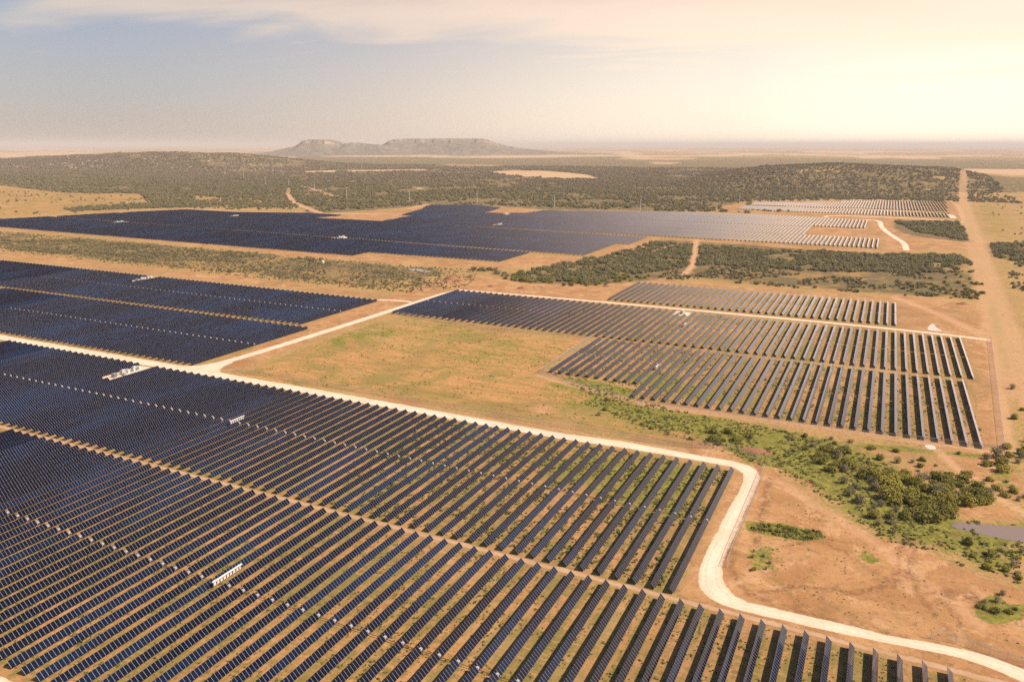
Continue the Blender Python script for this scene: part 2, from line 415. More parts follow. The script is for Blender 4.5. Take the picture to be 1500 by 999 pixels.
def mat_leaf(name, c1, c2, c3, dead=0.0):
    m, t, b = new_mat(name)
    tc = t.node('ShaderNodeTexCoord'); geo = t.node('ShaderNodeNewGeometry'); oi = t.node('ShaderNodeObjectInfo')
    n = t.noise(geo.outputs['Position'], 0.55, 3, 0.6); nb = t.noise(geo.outputs['Position'], 0.05, 3, 0.6)
    c = t.mix(t.ss(n, 0.32, 0.68), c1, c2)
    c = t.mix(t.math('MULTIPLY', t.ss(nb, 0.42, 0.62), 0.7), c, c3)
    c = t.mix(t.math('MULTIPLY', oi.outputs['Random'], 0.35), c, (c1[0] * 0.8 + dead * 0.1, c1[1] * 0.75 + dead * 0.06, c1[2] * 0.8 + dead * 0.05))
    sy = t.node('ShaderNodeSeparateXYZ'); t.l.new(geo.outputs['Position'], sy.inputs[0])      # drier browner oak brush on the hills
    c = t.mix(t.math('MULTIPLY', t.ss(sy.outputs[1], 1600.0, 2300.0), 0.6), c, (0.27, 0.19, 0.13))
    t.put(b.inputs['Base Color'], c); b.inputs['Roughness'].default_value = 0.8; b.inputs['Specular IOR Level'].default_value = 0.2
    tr = t.node('ShaderNodeBsdfTranslucent'); t.put(tr.inputs[0], t.mix(0.5, c, (0.16, 0.17, 0.03)))
    mx = t.node('ShaderNodeMixShader'); mx.inputs[0].default_value = 0.25
    out = t.n['Material Output']; t.l.new(b.outputs[0], mx.inputs[1]); t.l.new(tr.outputs[0], mx.inputs[2]); t.l.new(mx.outputs[0], out.inputs[0])
    return m


M = {}
M['ground'] = mat_ground(); M['road'] = mat_road(); M['verge'] = mat_verge()
M['glass'] = mat_glass('panel_glass'); M['glass_far'] = mat_glass('panel_glass_far', 0.05)
M['rail'] = simple('galvanised_rail', (0.19, 0.185, 0.23), 0.5, 0.0, 0.08)
M['zinc'] = simple('bright_zinc', (0.42, 0.40, 0.42), 0.5, 0.0, 0.08)
M['frame'] = simple('anodised_frame', (0.16, 0.16, 0.18), 0.4, 0.4, 0.05)
M['back'] = simple('panel_back', (0.20, 0.19, 0.20), 0.7)
M['steel'] = simple('galvanised_steel', (0.36, 0.33, 0.31), 0.55, 0.3)
M['rust'] = simple('rusty_shaft', (0.16, 0.075, 0.04), 0.7, 0.2)
M['white'] = simple('white_paint', (0.60, 0.58, 0.56), 0.45, 0.0, 0.06)
M['grey'] = simple('grey_paint', (0.30, 0.31, 0.32), 0.5)
M['dark'] = simple('dark_vent', (0.05, 0.05, 0.055), 0.6)
M['green_box'] = simple('transformer_green', (0.10, 0.16, 0.12), 0.5)
M['concrete'] = simple('concrete', (0.55, 0.50, 0.44), 0.9)
M['bark'] = simple('bark', (0.12, 0.085, 0.06), 0.9)
M['clay'] = simple('red_clay', (0.30, 0.13, 0.075), 0.95, 0, 0.2, 0.5)
M['leaf'] = mat_leaf('bush_leaf', (0.14, 0.13, 0.026), (0.28, 0.25, 0.048), (0.36, 0.30, 0.05))
M['leaf_grey'] = mat_leaf('grey_brush_leaf', (0.19, 0.155, 0.10), (0.28, 0.24, 0.15), (0.22, 0.20, 0.10), 0.5)
M['scrub'] = mat_leaf('scrub_leaf', (0.15, 0.14, 0.065), (0.26, 0.235, 0.115), (0.32, 0.265, 0.15), 0.3)
M['weed'] = mat_leaf('weed_leaf', (0.11, 0.125, 0.03), (0.20, 0.20, 0.05), (0.26, 0.22, 0.08), 0.4)


# ------------------------------------------------------------------ object helpers
def tag(o, label=None, cat=None, group=None, kind=None):
    if label: o['label'] = label
    if cat: o['category'] = cat
    if group: o['group'] = group
    if kind: o['kind'] = kind
    return o


def link(name, me, parent=None, loc=None, rot=None):
    o = bpy.data.objects.new(name, me); COL.objects.link(o)
    if parent: o.parent = parent
    if loc is not None: o.location = loc
    if rot is not None: o.rotation_euler = rot
    return o


def empty(name, loc, rz=0.0):
    o = bpy.data.objects.new(name, None); COL.objects.link(o); o.location = loc; o.rotation_euler = (0, 0, rz)
    o.empty_display_size = 0.5
    return o


class MB:
    """collects boxes, tubes and loose faces into one mesh"""
    def __init__(s): s.v = []; s.f = []; s.m = []; s.mats = []
    def slot(s, mat):
        if mat not in s.mats: s.mats.append(mat)
        return s.mats.index(mat)
    def box(s, x0, x1, y0, y1, z0, z1, mat, mtop=None, mbot=None, T=None):
        a = len(s.v)
        pts = [(x0, y0, z0), (x1, y0, z0), (x1, y1, z0), (x0, y1, z0), (x0, y0, z1), (x1, y0, z1), (x1, y1, z1), (x0, y1, z1)]
        if T is not None: pts = [tuple(T @ Vector(p)) for p in pts]
        s.v += pts
        k = s.slot(mat); kt = s.slot(mtop) if mtop else k; kb = s.slot(mbot) if mbot else k
        for f, mm in (((0, 3, 2, 1), kb), ((4, 5, 6, 7), kt), ((0, 1, 5, 4), k), ((1, 2, 6, 5), k), ((2, 3, 7, 6), k), ((3, 0, 4, 7), k)):
            s.f.append(tuple(a + i for i in f)); s.m.append(mm)
    def tube(s, p, q, r0, r1, mat, n=8, cap=True):
        p = Vector(p); q = Vector(q); d = (q - p).normalized()
        u = d.cross(Vector((0, 0, 1)) if abs(d.z) < 0.9 else Vector((1, 0, 0))).normalized(); w = d.cross(u)
        a = len(s.v); k = s.slot(mat)
        for c, r in ((p, r0), (q, r1)):
            for i in range(n):
                t = 2 * PI * i / n; s.v.append(tuple(c + u * math.cos(t) * r + w * math.sin(t) * r))
        for i in range(n):
            j = (i + 1) % n; s.f.append((a + i, a + j, a + n + j, a + n + i)); s.m.append(k)
        if cap:
            s.f.append(tuple(a + i for i in range(n))[::-1]); s.m.append(k); s.f.append(tuple(a + n + i for i in range(n))); s.m.append(k)
    def mesh(s, name):
        me = bpy.data.meshes.new(name); me.from_pydata(s.v, [], s.f)
        for mm in s.mats: me.materials.append(mm)
        me.polygons.foreach_set('material_index', s.m); me.update(); return me
    def build(s, name, parent=None, loc=None, rot=None): return link(name, s.mesh(name), parent, loc, rot)


def np_mesh(name, V, F4, mats, smooth=False):
    me = bpy.data.meshes.new(name)
    me.vertices.add(len(V)); me.vertices.foreach_set('co', np.asarray(V, np.float32).ravel())
    n = len(F4); me.loops.add(n * 4); me.loops.foreach_set('vertex_index', np.asarray(F4, np.int32).ravel())
    me.polygons.add(n); me.polygons.foreach_set('loop_start', np.arange(0, n * 4, 4, dtype=np.int32))
    me.polygons.foreach_set('use_smooth', np.full(n, bool(smooth)))
    for mm in mats: me.materials.append(mm)
    me.update(calc_edges=True); me.validate(); return me


# ------------------------------------------------------------------ ground sheet with its zones
def geo_axis(lo, hi, step, reach, g=1.12):
    a = list(np.arange(lo, hi, step)); s = step
    while a[-1] < reach: s *= g; a.append(a[-1] + s)
    return a


def graded(segs):
    a = [segs[0][0]]
    for lo, hi, st in segs:
        while a[-1] < hi - 1e-6: a.append(a[-1] + st)
    return a


xs = graded([(-150, 110, 1.3), (110, 300, 4)]); s = 4.0
while xs[-1] < 60000: s *= 1.12; xs.append(xs[-1] + s)
left = [-150]; s = 2.2
while left[-1] > -340: left.append(left[-1] - 2.2)
while left[-1] > -1300: left.append(left[-1] - 5)
while left[-1] > -4500: left.append(left[-1] - 22)
s = 25.0
while left[-1] > -90000: s *= 1.1; left.append(left[-1] - s)
xs = np.array(left[:0:-1] + xs)
ys = graded([(40, 330, 1.3), (330, 640, 2.6), (640, 1400, 6), (1400, 4500, 20)]); s = 20.0
while ys[-1] < 100000: s *= 1.07; ys.append(ys[-1] + s)
ys = np.array([-3000, -800, -200, 0, 25] + ys)
GX, GY = np.meshgrid(xs, ys); nX, nY = len(xs), len(ys)
print('ground verts', nX * nY)
GZ = terrain(GX, GY)
X = GX.ravel(); Y = GY.ravel()
pxx, pyy = project(X, Y)

ZG = [([(780, 556), (860, 560), (1000, 602), (1130, 625), (1140, 665), (1040, 655), (900, 622), (820, 598)], 9, 0.50), ([(440, 470), (600, 462), (850, 500), (800, 550), (700, 560), (560, 520)], 30, 0.40),
    ([(1415, 300), (1460, 290), (1500, 330), (1500, 420), (1440, 400)], 40, 0.5), ([(1440, 440), (1462, 440), (1500, 600), (1500, 640), (1470, 560)], 6, 0.6),
     # green growth (outline on the photograph, softness in metres)
    ([(850, 562), (880, 568), (935, 590), (1000, 603), (1060, 612), (1130, 625), (1200, 640), (1260, 655), (1330, 690), (1395, 735), (1400, 760), (1500, 767),
      (1500, 860), (1440, 835), (1400, 812), (1350, 800), (1300, 795), (1255, 765), (1225, 740), (1180, 712), (1140, 690), (1085, 672), (1040, 650), (980, 632), (930, 622), (890, 612), (850, 590)], 7, 0.85),
    ([(1040, 625), (1130, 630), (1190, 655), (1260, 690), (1320, 740), (1300, 760), (1240, 730), (1180, 690), (1100, 668), (1050, 650)], 4, 1.2),
    ([(818, 552), (850, 555), (935, 572), (925, 590), (870, 575), (825, 560)], 4, 1.1),
    ([(1095, 764), (1150, 768), (1200, 778), (1212, 788), (1180, 793), (1130, 784), (1095, 776)], 1.2, 1.5),
    ([(1440, 880), (1462, 872), (1475, 885), (1500, 888), (1500, 905), (1450, 912), (1425, 900)], 2, 1.2),
    ([(1095, 805), (1130, 800), (1145, 820), (1140, 840), (1100, 838)], 3, 0.65),
    ([(1262, 808), (1290, 818), (1285, 830), (1262, 818)], 1.5, 0.9),
    ([(500, 485), (540, 474), (620, 480), (700, 478), (745, 484), (640, 492), (560, 498), (505, 500)], 9, 0.52),
    ([(480, 498), (505, 492), (510, 505), (485, 508)], 3, 0.7),
    ([(690, 505), (760, 520), (800, 545), (780, 555), (720, 535), (680, 520)], 12, 0.5),
    ([(1500, 690), (1460, 660), (1440, 700), (1470, 730), (1500, 740)], 5, 0.6),
    ([(1405, 300), (1425, 300), (1450, 420), (1480, 560), (1500, 640), (1500, 690), (1462, 560), (1435, 430)], 14, 0.52),
    ([(990, 545), (1100, 590), (1060, 600), (940, 570), (880, 540)], 8, 0.65),
    ([(700, 640), (760, 650), (880, 660), (1060, 690), (1035, 760), (980, 770), (850, 720), (740, 680)], 8, 0.66),
    ([(1240, 655), (1440, 672), (1440, 665), (1260, 648)], 1.5, 0.7),
    ([(290, 470), (440, 482), (300, 541), (280, 541), (440, 478)], 3, 0.5),
]
ZD = [([(945, 405), (1200, 428), (1430, 440), (1440, 400), (1200, 382), (1030, 372), (940, 392)], 18, 0.75),
      ([(345, 552), (420, 520), (590, 458), (700, 484), (850, 500), (790, 548), (860, 575), (1000, 618), (1060, 655), (900, 636), (700, 600), (500, 572), (400, 560)], 8, 1.0),
      ([(1400, 300), (1500, 285), (1500, 700), (1470, 640), (1440, 420)], 40, 0.55),
      ([(0, 275), (200, 285), (400, 290), (430, 300), (440, 310), (280, 303), (0, 318), (-200, 310), (-200, 275)], 40, 0.75),
      ([(0, 340), (300, 362), (600, 400), (640, 425), (560, 432), (0, 375)], 30, 0.6)]
ZB = [([(290, 541), (440, 478), (560, 438), (660, 426), (440, 505), (340, 545)], 4, 1.0),
      ([(0, 331), (200, 346), (520, 375), (545, 372), (736, 386), (778, 372), (856, 378), (840, 385), (720, 394), (500, 381), (200, 351), (0, 335)], 6, 0.9),
      ([(900, 360), (930, 360), (951, 348), (1147, 356), (1293, 367), (1340, 360), (1335, 372), (1140, 368), (960, 355), (860, 385)], 8, 1.0),
      ([(1180, 345), (1293, 351), (1293, 366), (1440, 365), (1445, 358), (1340, 340), (1300, 320), (1265, 322), (1267, 336), (1185, 332)], 10, 1.0),
      ([(455, 320), (560, 325), (605, 317), (622, 307), (600, 306), (500, 316)], 12, 1.0),
      ([(710, 312), (770, 314), (799, 309), (737, 304)], 16, 0.9),
      ([(1050, 300), (1107, 296), (1080, 306), (1120, 310), (1260, 315), (1400, 320), (1400, 326), (1255, 325), (1200, 318), (1060, 310)], 14, 0.9),
      ([(1387, 294), (1402, 296), (1410, 322), (1392, 320)], 8, 0.9),
      ([(700, 405), (900, 412), (945, 408), (930, 413), (890, 442), (760, 434), (670, 424), (640, 425), (600, 440), (560, 436), (600, 425), (640, 410)], 7, 0.95),
      ([(1312, 432), (1400, 440), (1445, 455), (1450, 495), (1407, 490), (1314, 478)], 4, 1.25),
      ([(1407, 490), (1452, 495), (1470, 655), (1440, 652), (1424, 552)], 3, 1.25),
      ([(945, 408), (1150, 425), (1312, 436), (1310, 441), (944, 414)], 4, 0.95),
      ([(1090, 690), (1125, 690), (1150, 705), (1180, 730), (1230, 760), (1290, 790), (1340, 800), (1400, 830), (1440, 850), (1500, 865), (1500, 1000), (1400, 960), (1150, 905), (1060, 860), (1070, 790)], 5, 1.2),
      ([(1370, 655), (1400, 690), (1500, 730), (1500, 700), (1480, 670), (1475, 655)], 4, 0.8),
      ([(1376, 745), (1420, 740), (1470, 742), (1497, 762), (1420, 757)], 1.5, 1.3),
      ([(1170, 645), (1260, 655), (1360, 662), (1340, 672), (1250, 662)], 4, 0.8),
      ([(860, 640), (790, 580), (770, 600), (800, 625)], 10, 0.65),
      ([(0, 376), (200, 398), (400, 419), (557, 437), (560, 432), (400, 413), (200, 391), (0, 369)], 4, 0.95),
      ([(255, 405), (350, 398), (360, 408), (300, 414)], 12, 0.8)]
ZK = [([(-3000, 213.5), (4000, 213.5), (4000, 245), (1400, 250), (1402, 270), (1405, 300), (1385, 294), (1237, 292), (1100, 294), (1040, 305), (1000, 311), (900, 309), (800, 308), (735, 303), (700, 300),
        (626, 300), (560, 308), (455, 314), (420, 295), (425, 288), (330, 290), (250, 285), (100, 283), (0, 272), (-3000, 265)], 25, 0.85),
      ([(690, 392), (760, 398), (830, 385), (940, 365), (960, 350), (1020, 352), (1140, 362), (1290, 372), (1400, 372), (1425, 382), (1440, 440), (1300, 432), (1140, 420), (1000, 408), (870, 420), (760, 415)], 14, 0.62),
      ([(1308, 322), (1400, 324), (1424, 345), (1420, 355), (1330, 345), (1308, 335)], 12, 0.9),
      ([(1450, 358), (1500, 355), (1500, 388), (1460, 378)], 12, 0.9),
      ([(-100, 334), (0, 338), (200, 354), (520, 383), (640, 392), (660, 402), (630, 412), (560, 426), (400, 410), (200, 388), (0, 366), (-100, 355)], 14, 0.56),
      ([(90, 306), (220, 298), (320, 299), (320, 304), (200, 306), (110, 310)], 15, 0.8), ([(345, 300), (430, 298), (440, 303), (350, 304)], 15, 0.8)]
ZF = [([(712, 252), (750, 250), (800, 251), (860, 256), (880, 262), (820, 262), (750, 258)], 40, 1.0), ([(445, 251), (492, 250), (492, 254), (448, 254)], 20, 0.9),
      ([(508, 250), (625, 248), (625, 250), (510, 253)], 20, 0.85), ([(0, 217), (120, 217), (120, 221), (0, 222)], 120, 0.8), ([(-300, 223), (150, 224), (40, 232), (-200, 232)], 120, 0.8),
      ([(350, 229), (440, 230), (420, 234), (360, 233)], 60, 0.8), ([(600, 274), (628, 275), (622, 280), (605, 278)], 20, 0.6), ([(545, 282), (575, 282), (570, 286), (550, 286)], 20, 0.5),
      ([(1410, 248), (1500, 248), (1600, 250), (1600, 258), (1480, 257), (1430, 253)], 40, 1.1), ([(1180, 222), (1300, 223), (1300, 225), (1180, 225)], 150, 0.6),
      ([(900, 228), (980, 230), (960, 234), (900, 233)], 120, 0.6), ([(1230, 228), (1330, 231), (1300, 236), (1230, 234)], 100, 0.4), ([(640, 240), (760, 242), (720, 245), (640, 244)], 60, 0.5),
      ([(940, 236), (1010, 238), (990, 242), (945, 241)], 60, 0.55)]
TRK = [  # vehicle tracks: polyline, width m, strength
    ([(1125, 700), (1155, 712), (1185, 735), (1240, 765), (1290, 800), (1330, 835), (1350, 850), (1395, 880), (1440, 920)], 2.6, 0.5),
    ([(1375, 660), (1400, 685), (1425, 700)], 2.4, 0.7), ([(1455, 725), (1500, 752)], 2, 0.8),
    ([(1450, 497), (1462, 560), (1475, 660)], 4, 0.6), ([(1405, 250), (1412, 300), (1430, 360), (1450, 430), (1480, 520), (1500, 580)], 13, 0.50),
    ([(1408, 300), (1420, 340), (1445, 400), (1470, 460), (1510, 600)], 5, 0.5),
    ([(1312, 436), (1380, 462), (1450, 497)], 5, 0.6), ([(1020, 352), (1018, 372), (1014, 390), (1000, 405)], 4, 1.0), ([(945, 372), (985, 360), (1025, 354)], 4, 0.5),
    ([(790, 550), (945, 592), (1100, 613), (1300, 640), (1470, 662)], 3.5, 0.7), ([(250, 258), (330, 255), (380, 253)], 9, 1.0), ([(335, 256), (370, 266), (385, 268), (392, 271)], 6, 1.0),
    ([(423, 275), (422, 285), (430, 297), (450, 305), (470, 313), (550, 314)], 9, 1.0), ([(428, 273), (440, 273), (470, 281), (500, 290), (510, 291)], 9, 1.0),
    ([(510, 292), (600, 295)], 5, 0.5), ([(1245, 352), (1300, 357), (1340, 368)], 3, 0.4),
    ([(0, 326), (205, 309), (275, 306), (350, 310), (450, 312)], 5, 0.9), ([(626, 299), (600, 306)], 5, 0.9),
    ([(380, 560), (520, 584), (700, 612), (850, 640), (1000, 660)], 3, 0.5), ([(330, 548), (420, 572), (560, 600), (730, 622)], 2.5, 0.5),
    ([(1100, 295), (1230, 292), (1390, 293), (1402, 300), (1412, 322)], 5, 0.8),
]
MWN = [  # darker ruts in the orange dirt and along the road
    ([(1150, 800), (1200, 790), (1235, 808), (1300, 850), (1330, 835), (1340, 805)], 1.1, 0.8), ([(1095, 870), (1180, 858), (1250, 868), (1310, 855), (1330, 838)], 1.1, 0.9),
    ([(1335, 840), (1345, 870), (1380, 915), (1400, 930)], 1.1, 0.8), ([(1350, 850), (1395, 895), (1420, 935)], 0.9, 0.7),
    ([(1085, 730), (1078, 790), (1070, 830), (1085, 858), (1130, 885), (1200, 905), (1330, 935)], 1.1, 0.8), ([(1128, 700), (1115, 750), (1105, 800)], 1.5, 0.8),
    ([(1132, 700), (1119, 752), (1109, 800)], 1.0, 0.6), ([(1310, 860), (1320, 800), (1338, 790), (1335, 840)], 0.9, 0.6),
    ([(540, 560), (700, 588), (900, 630), (1060, 662)], 1.0, 0.7), ([(360, 555), (500, 578), (720, 612), (900, 648)], 1.0, 0.6),
    ([(1392, 870), (1420, 872), (1440, 890)], 3.5, 0.8), ([(1200, 670), (1330, 690), (1360, 700)], 3, 0.4),
    ([(330, 548), (350, 560), (420, 575)], 1.5, 0.6), ([(1150, 885), (1200, 893), (1160, 880)], 0.9, 0.5),
]


def paint(zones):
    r = np.zeros(X.shape)
    for z in zones:
        r = np.maximum(r, poly_mask(X, Y, PX(*z[0]), z[1]) * z[2])
    return r


def paint_lines(lines):
    r = np.zeros(X.shape)
    for pts, w, k in lines:
        r = np.maximum(r, line_mask(X, Y, PX(*pts), w, w * 0.5) * k)
    return r


z_green = paint(ZG); z_dry = paint(ZD); z_bare = paint(ZB); z_brush = paint(ZK); z_field_haze = paint(ZF)
z_brush = z_brush * (1 - 0.55 * sstep(Y, 3500, 9000))  # scrub colour thinned with distance so the far plain pales as in haze
z_field_haze = np.maximum(z_field_haze, sstep(fbm(X / 800, Y / 1300, 57), 0.50, 0.58) * sstep(Y, 3600, 7500) * 0.85)  # pale fields painted over the far plain in place of thicker haze
z_bare = np.maximum(z_bare, line_mask(X, Y, PX((1040, 658), (1098, 676), (1098, 705), (1070, 760), (1042, 820), (1045, 866), (1130, 897), (1290, 933), (1500, 990)), 15, 4) * 0.95)
z_track = paint_lines(TRK); z_mown = paint_lines(MWN)
hn = fbm(X / 45, Y / 70, 31); hh = GZ.ravel()
z_brush = np.where(hh > 6, np.clip(0.98 - 0.5 * sstep(hn, 0.55, 0.72), 0, 1), z_brush)

# ------------------------------------------------------------------ solar blocks (metres)
PITCHX = 4.9
E_POLY = [(-1400, 690), (-1151, 650), (-855, 642), (-676, 638), (-494, 634), (-494, 662), (-336, 664), (-336, 737), (-277, 738), (-277, 846), (-262, 848), (-262, 941), (0, 928), (0, 1034),
          (-92, 1038), (-92, 1158), (-24, 1158), (-24, 1285), (-150, 1308), (-283, 1305), (-422, 1271), (-535, 1230), (-543, 1169), (-611, 1151), (-628, 1250), (-700, 1288), (-786, 1249),
          (-745, 1166), (-706, 1036), (-685, 1040), (-677, 948), (-810, 944), (-792, 1006), (-873, 1009), (-985, 969), (-1108, 971), (-1148, 905), (-1186, 801), (-1220, 720), (-1400, 700)]
F_POLY = [(-244, 1420), (-191, 1403), (-41, 1394), (92, 1390), (108, 1800), (-79, 1735), (-85, 1668), (-235, 1595)]


def even_cols(x0, x1):
    n = int(round((x1 - x0) / PITCHX)); return [x1 - i * PITCHX for i in range(n + 1)]


BL = []   # (block key, x, y0, y1)
for x in even_cols(-330, 28.3): BL.append(('A', x, 81.6, 170.4))
for x in even_cols(-470, -39.0): BL.append(('B', x, 174.0, 258.8))
for x in even_cols(-640, -318.5): BL.append(('C', x, 269.6, 362.4))
for x in even_cols(-815, -331): BL.append(('G', x, 367.5, 452.3))
for x in even_cols(-297, 47.5): BL.append(('D', x, 420.5, 513.3))
for x in even_cols(-145, 42.5): BL.append(('H', x, 341.0 if x < -95 else 321.0, 415.8))
for x in even_cols(-176, 13.2): BL.append(('K', x, 530.5, 611.3))
for i, (a, b) in enumerate([(600, 652), (653, 740), (747, 838), (839.5, 934), (940, 1036), (1037.5, 1140), (1142, 1228), (1229.5, 1310)]):
    for x in even_cols(-1395, 0):
        sh = -0.045 * (x + 400) if i < 4 else -0.015 * (x + 100)
        y0, y1 = a + sh, b + sh
        yy = np.arange(y0, y1 + 0.5, 1.0); ok = inside(np.full(yy.shape, x), yy, E_POLY)
        if ok.sum() > 14: BL.append(('E', x, yy[ok].min(), yy[ok].max()))
for a, b in [(1392, 1492), (1522, 1618), (1622, 1720), (1724, 1800)]:
    for x in even_cols(-240, 105):
        yy = np.arange(a, b + 0.5, 1.0); ok = inside(np.full(yy.shape, x), yy, F_POLY)
        if ok.sum() > 14: BL.append(('F', x, yy[ok].min(), yy[ok].max()))

z_row = np.zeros(X.shape)
for poly, soft, k in [([(-340, 78), (30, 78), (30, 171), (-340, 171)], 2, 1), ([(-480, 173), (-38, 173), (-38, 260), (-480, 260)], 2, 1), ([(-660, 268), (-317, 268), (-317, 363), (-660, 363)], 3, 1),
                      ([(-830, 366), (-330, 366), (-330, 453), (-830, 453)], 3, 1), ([(-298, 419), (49, 419), (49, 515), (-298, 515)], 3, 1), ([(-147, 339), (-97, 339), (-97, 320), (44, 320), (44, 417), (-147, 417)], 3, 1),
                      ([(-178, 529), (15, 529), (15, 613), (-178, 613)], 3, 1), (E_POLY, 6, 0.9), (F_POLY, 8, 0.9)]:
    z_row = np.maximum(z_row, poly_mask(X, Y, poly, soft) * k)

V = np.stack([X, Y, GZ.ravel()], 1)
ii = (np.arange(nY - 1)[:, None] * nX + np.arange(nX - 1)[None, :]).ravel()
F4 = np.stack([ii, ii + 1, ii + nX + 1, ii + nX], 1)
gm = np_mesh('ground', V, F4, [M['ground']], True)
for nm, chans in (('zone_a', (z_green, z_dry, z_bare, z_row)), ('zone_b', (z_brush, z_track, z_field_haze, z_mown))):
    at = gm.color_attributes.new(nm, 'FLOAT_COLOR', 'POINT')
    at.data.foreach_set('color', np.stack([np.clip(c, 0, 1.5) for c in chans], 1).astype(np.float32).ravel())
tag(link('ground', gm), kind='structure')


# ------------------------------------------------------------------ roads and lanes
def resample(pts, step):
    out = [pts[0]]
    for (a, b) in zip(pts[:-1], pts[1:]):
        L = math.hypot(b[0] - a[0], b[1] - a[1]); n = max(1, int(L / step))
        for i in range(1, n + 1): out.append((a[0] + (b[0] - a[0]) * i / n, a[1] + (b[1] - a[1]) * i / n))
    return out


def smooth_line(pts, it=2):
    for _ in range(it):
        q = [pts[0]]
        for a, b in zip(pts[:-1], pts[1:]):
            q += [(a[0] * .75 + b[0] * .25, a[1] * .75 + b[1] * .25), (a[0] * .25 + b[0] * .75, a[1] * .25 + b[1] * .75)]
        pts = q + [pts[-1]]
    return pts


def ribbon(name, left, right, mat, z, jag=0.4, step=1.5, seed=1, smooth=2):
    """sheet between two edge lines"""
    left = smooth_line(left, smooth); right = smooth_line(right, smooth)

    def even(p, n):
        p = np.array(p); d = np.r_[0, np.cumsum(np.hypot(*np.diff(p, axis=0).T))]
        t = np.linspace(0, d[-1], n); return np.stack([np.interp(t, d, p[:, 0]), np.interp(t, d, p[:, 1])], 1), d[-1]
    n = max(3, int(even(left, 3)[1] / step)); L, _ = even(left, n); R, _ = even(right, n)
    v = []; f = []
    for i in range(n):
        a = L[i]; b = R[i]; w = b - a; ln = math.hypot(*w) + 1e-6; w = w / ln
        ja = (float(fbm(i * step / 5, 0.5, seed)) - 0.5) * 2 * jag + (random.random() - .5) * jag * 0.5
        jb = (float(fbm(i * step / 5, 9.5, seed + 5)) - 0.5) * 2 * jag + (random.random() - .5) * jag * 0.5
        for p in (a + w * ja, (a + b) / 2, b + w * jb): v.append((p[0], p[1], z))
    for i in range(n - 1):
        for k in range(2): f.append((i * 3 + k, i * 3 + k + 1, i * 3 + k + 4, i * 3 + k + 3))
    me = np_mesh(name, v, f, [mat]); a_ = me.attributes.new('across', 'FLOAT', 'POINT'); a_.data.foreach_set('value', np.tile([-1.0, 0.0, 1.0], n).astype(np.float32))
    return tag(link(name, me), kind='structure')


def strip(name, pts, w, mat, z, jag=0.4, seed=1, smooth=2):
    p = smooth_line(pts, smooth); L = []; R = []
    for i in range(len(p)):
        a = p[max(0, i - 1)]; b = p[min(len(p) - 1, i + 1)]; d = Vector((b[0] - a[0], b[1] - a[1])).normalized()
        L.append((p[i][0] - d.y * w / 2, p[i][1] + d.x * w / 2)); R.append((p[i][0] + d.y * w / 2, p[i][1] - d.x * w / 2))
    return ribbon(name, L, R, mat, z, jag, 1.5, seed, 0)


PL = PX((850, 647), (920, 657), (990, 669), (1050, 680), (1074, 684), (1090, 695), (1088, 708), (1076, 730), (1060, 758), (1044, 790), (1031, 815), (1023, 840), (1024, 860), (1040, 878), (1072, 891), (1133, 906), (1197, 920), (1266, 935), (1341, 950), (1398, 961), (1448, 977), (1500, 1000))
PR = PX((850, 638), (910, 646), (970, 657), (1030, 668), (1070, 674), (1096, 681), (1113, 690), (1113, 703), (1102, 726), (1088, 758), (1074, 792), (1062, 815), (1057, 836), (1063, 860), (1088, 880), (1130, 889), (1188, 903), (1246, 916), (1303, 931), (1378, 943), (1436, 956), (1490, 975), (1540, 996))
up = [(-640, 268.2), (-500, 268.0), (-400, 268.0), (-330, 268.4)]
ribbon('sand_road', [(-640, 260.5), (-500, 260.5), (-330, 260.3), (-215, 261.0), (-110, 259.8)] + PL, [(-640, 268.4), (-500, 268.0), (-330, 268.4), (-215, 268.0), (-150, 266.8), (-110, 266.0)] + PR, M['road'], 0.016, 0.5, 1.5, 3, 1)
strip('side_road', [(-318, 266), (-309, 274), (-306, 300), (-304, 360), (-303, 430), (-302, 505), (-296, 518)], 6.2, M['road'], 0.020, 0.5, 8)
ribbon('road_junction', [(-330, 266.4), (-322, 268.4), (-316, 271.5), (-311.5, 277), (-309, 285)], [(-285, 266.4), (-293, 267.5), (-298, 270.5), (-301.8, 276), (-303, 285)], M['road'], 0.012, 0.3, 1.5, 2, 1)
strip('array_lane', [(-300, 518), (-240, 521), (-170, 523), (-60, 524), (30, 522), (64, 516)], 4.6, M['road'], 0.008, 0.6, 5)
strip('dirt_lane', [(-333, 457.5), (-322, 461), (-312, 462), (-305, 460)], 3.5, M['road'], 0.012, 0.4, 5)
strip('corner_lane', [(-230, 75.8), (-190, 76), (-150, 76)], 6.5, M['road'], 0.012, 0.5, 35)
strip('perimeter_lane', [(-820, 458.5), (-600, 457.5), (-333, 457.5)], 4.5, M['verge'], 0.008, 0.7, 15)
strip('lower_aisle', [(-330, 172.2), (-100, 172.2), (26, 172.4), (40, 172)], 2.6, M['verge'], 0.008, 0.7, 25)
strip('far_lane', PX((1150, 302.5), (1227, 304.5), (1292, 308), (1392, 313.5), (1397, 320)), 9, M['road'], 0.05, 1.0, 7)
strip('far_lane', PX((1208, 318), (1215, 316), (1290, 318), (1390, 323), (1412, 326)), 8, M['road'], 0.05, 1.2, 8)
strip('far_lane', PX((1267, 322), (1290, 323.5), (1290, 333), (1310, 348), (1325, 356), (1328, 367)), 7, M['road'], 0.05, 0.8, 9)
strip('east_lane', [(-420, 1000), (-271, 958), (-100, 957), (0, 950)], 5, M['verge'], 0.03, 0.8, 11)
strip('far_lane', [(-940, 796), (-800, 778), (-611, 764), (-450, 749), (-340, 744)], 5.5, M['verge'], 0.03, 0.8, 12)

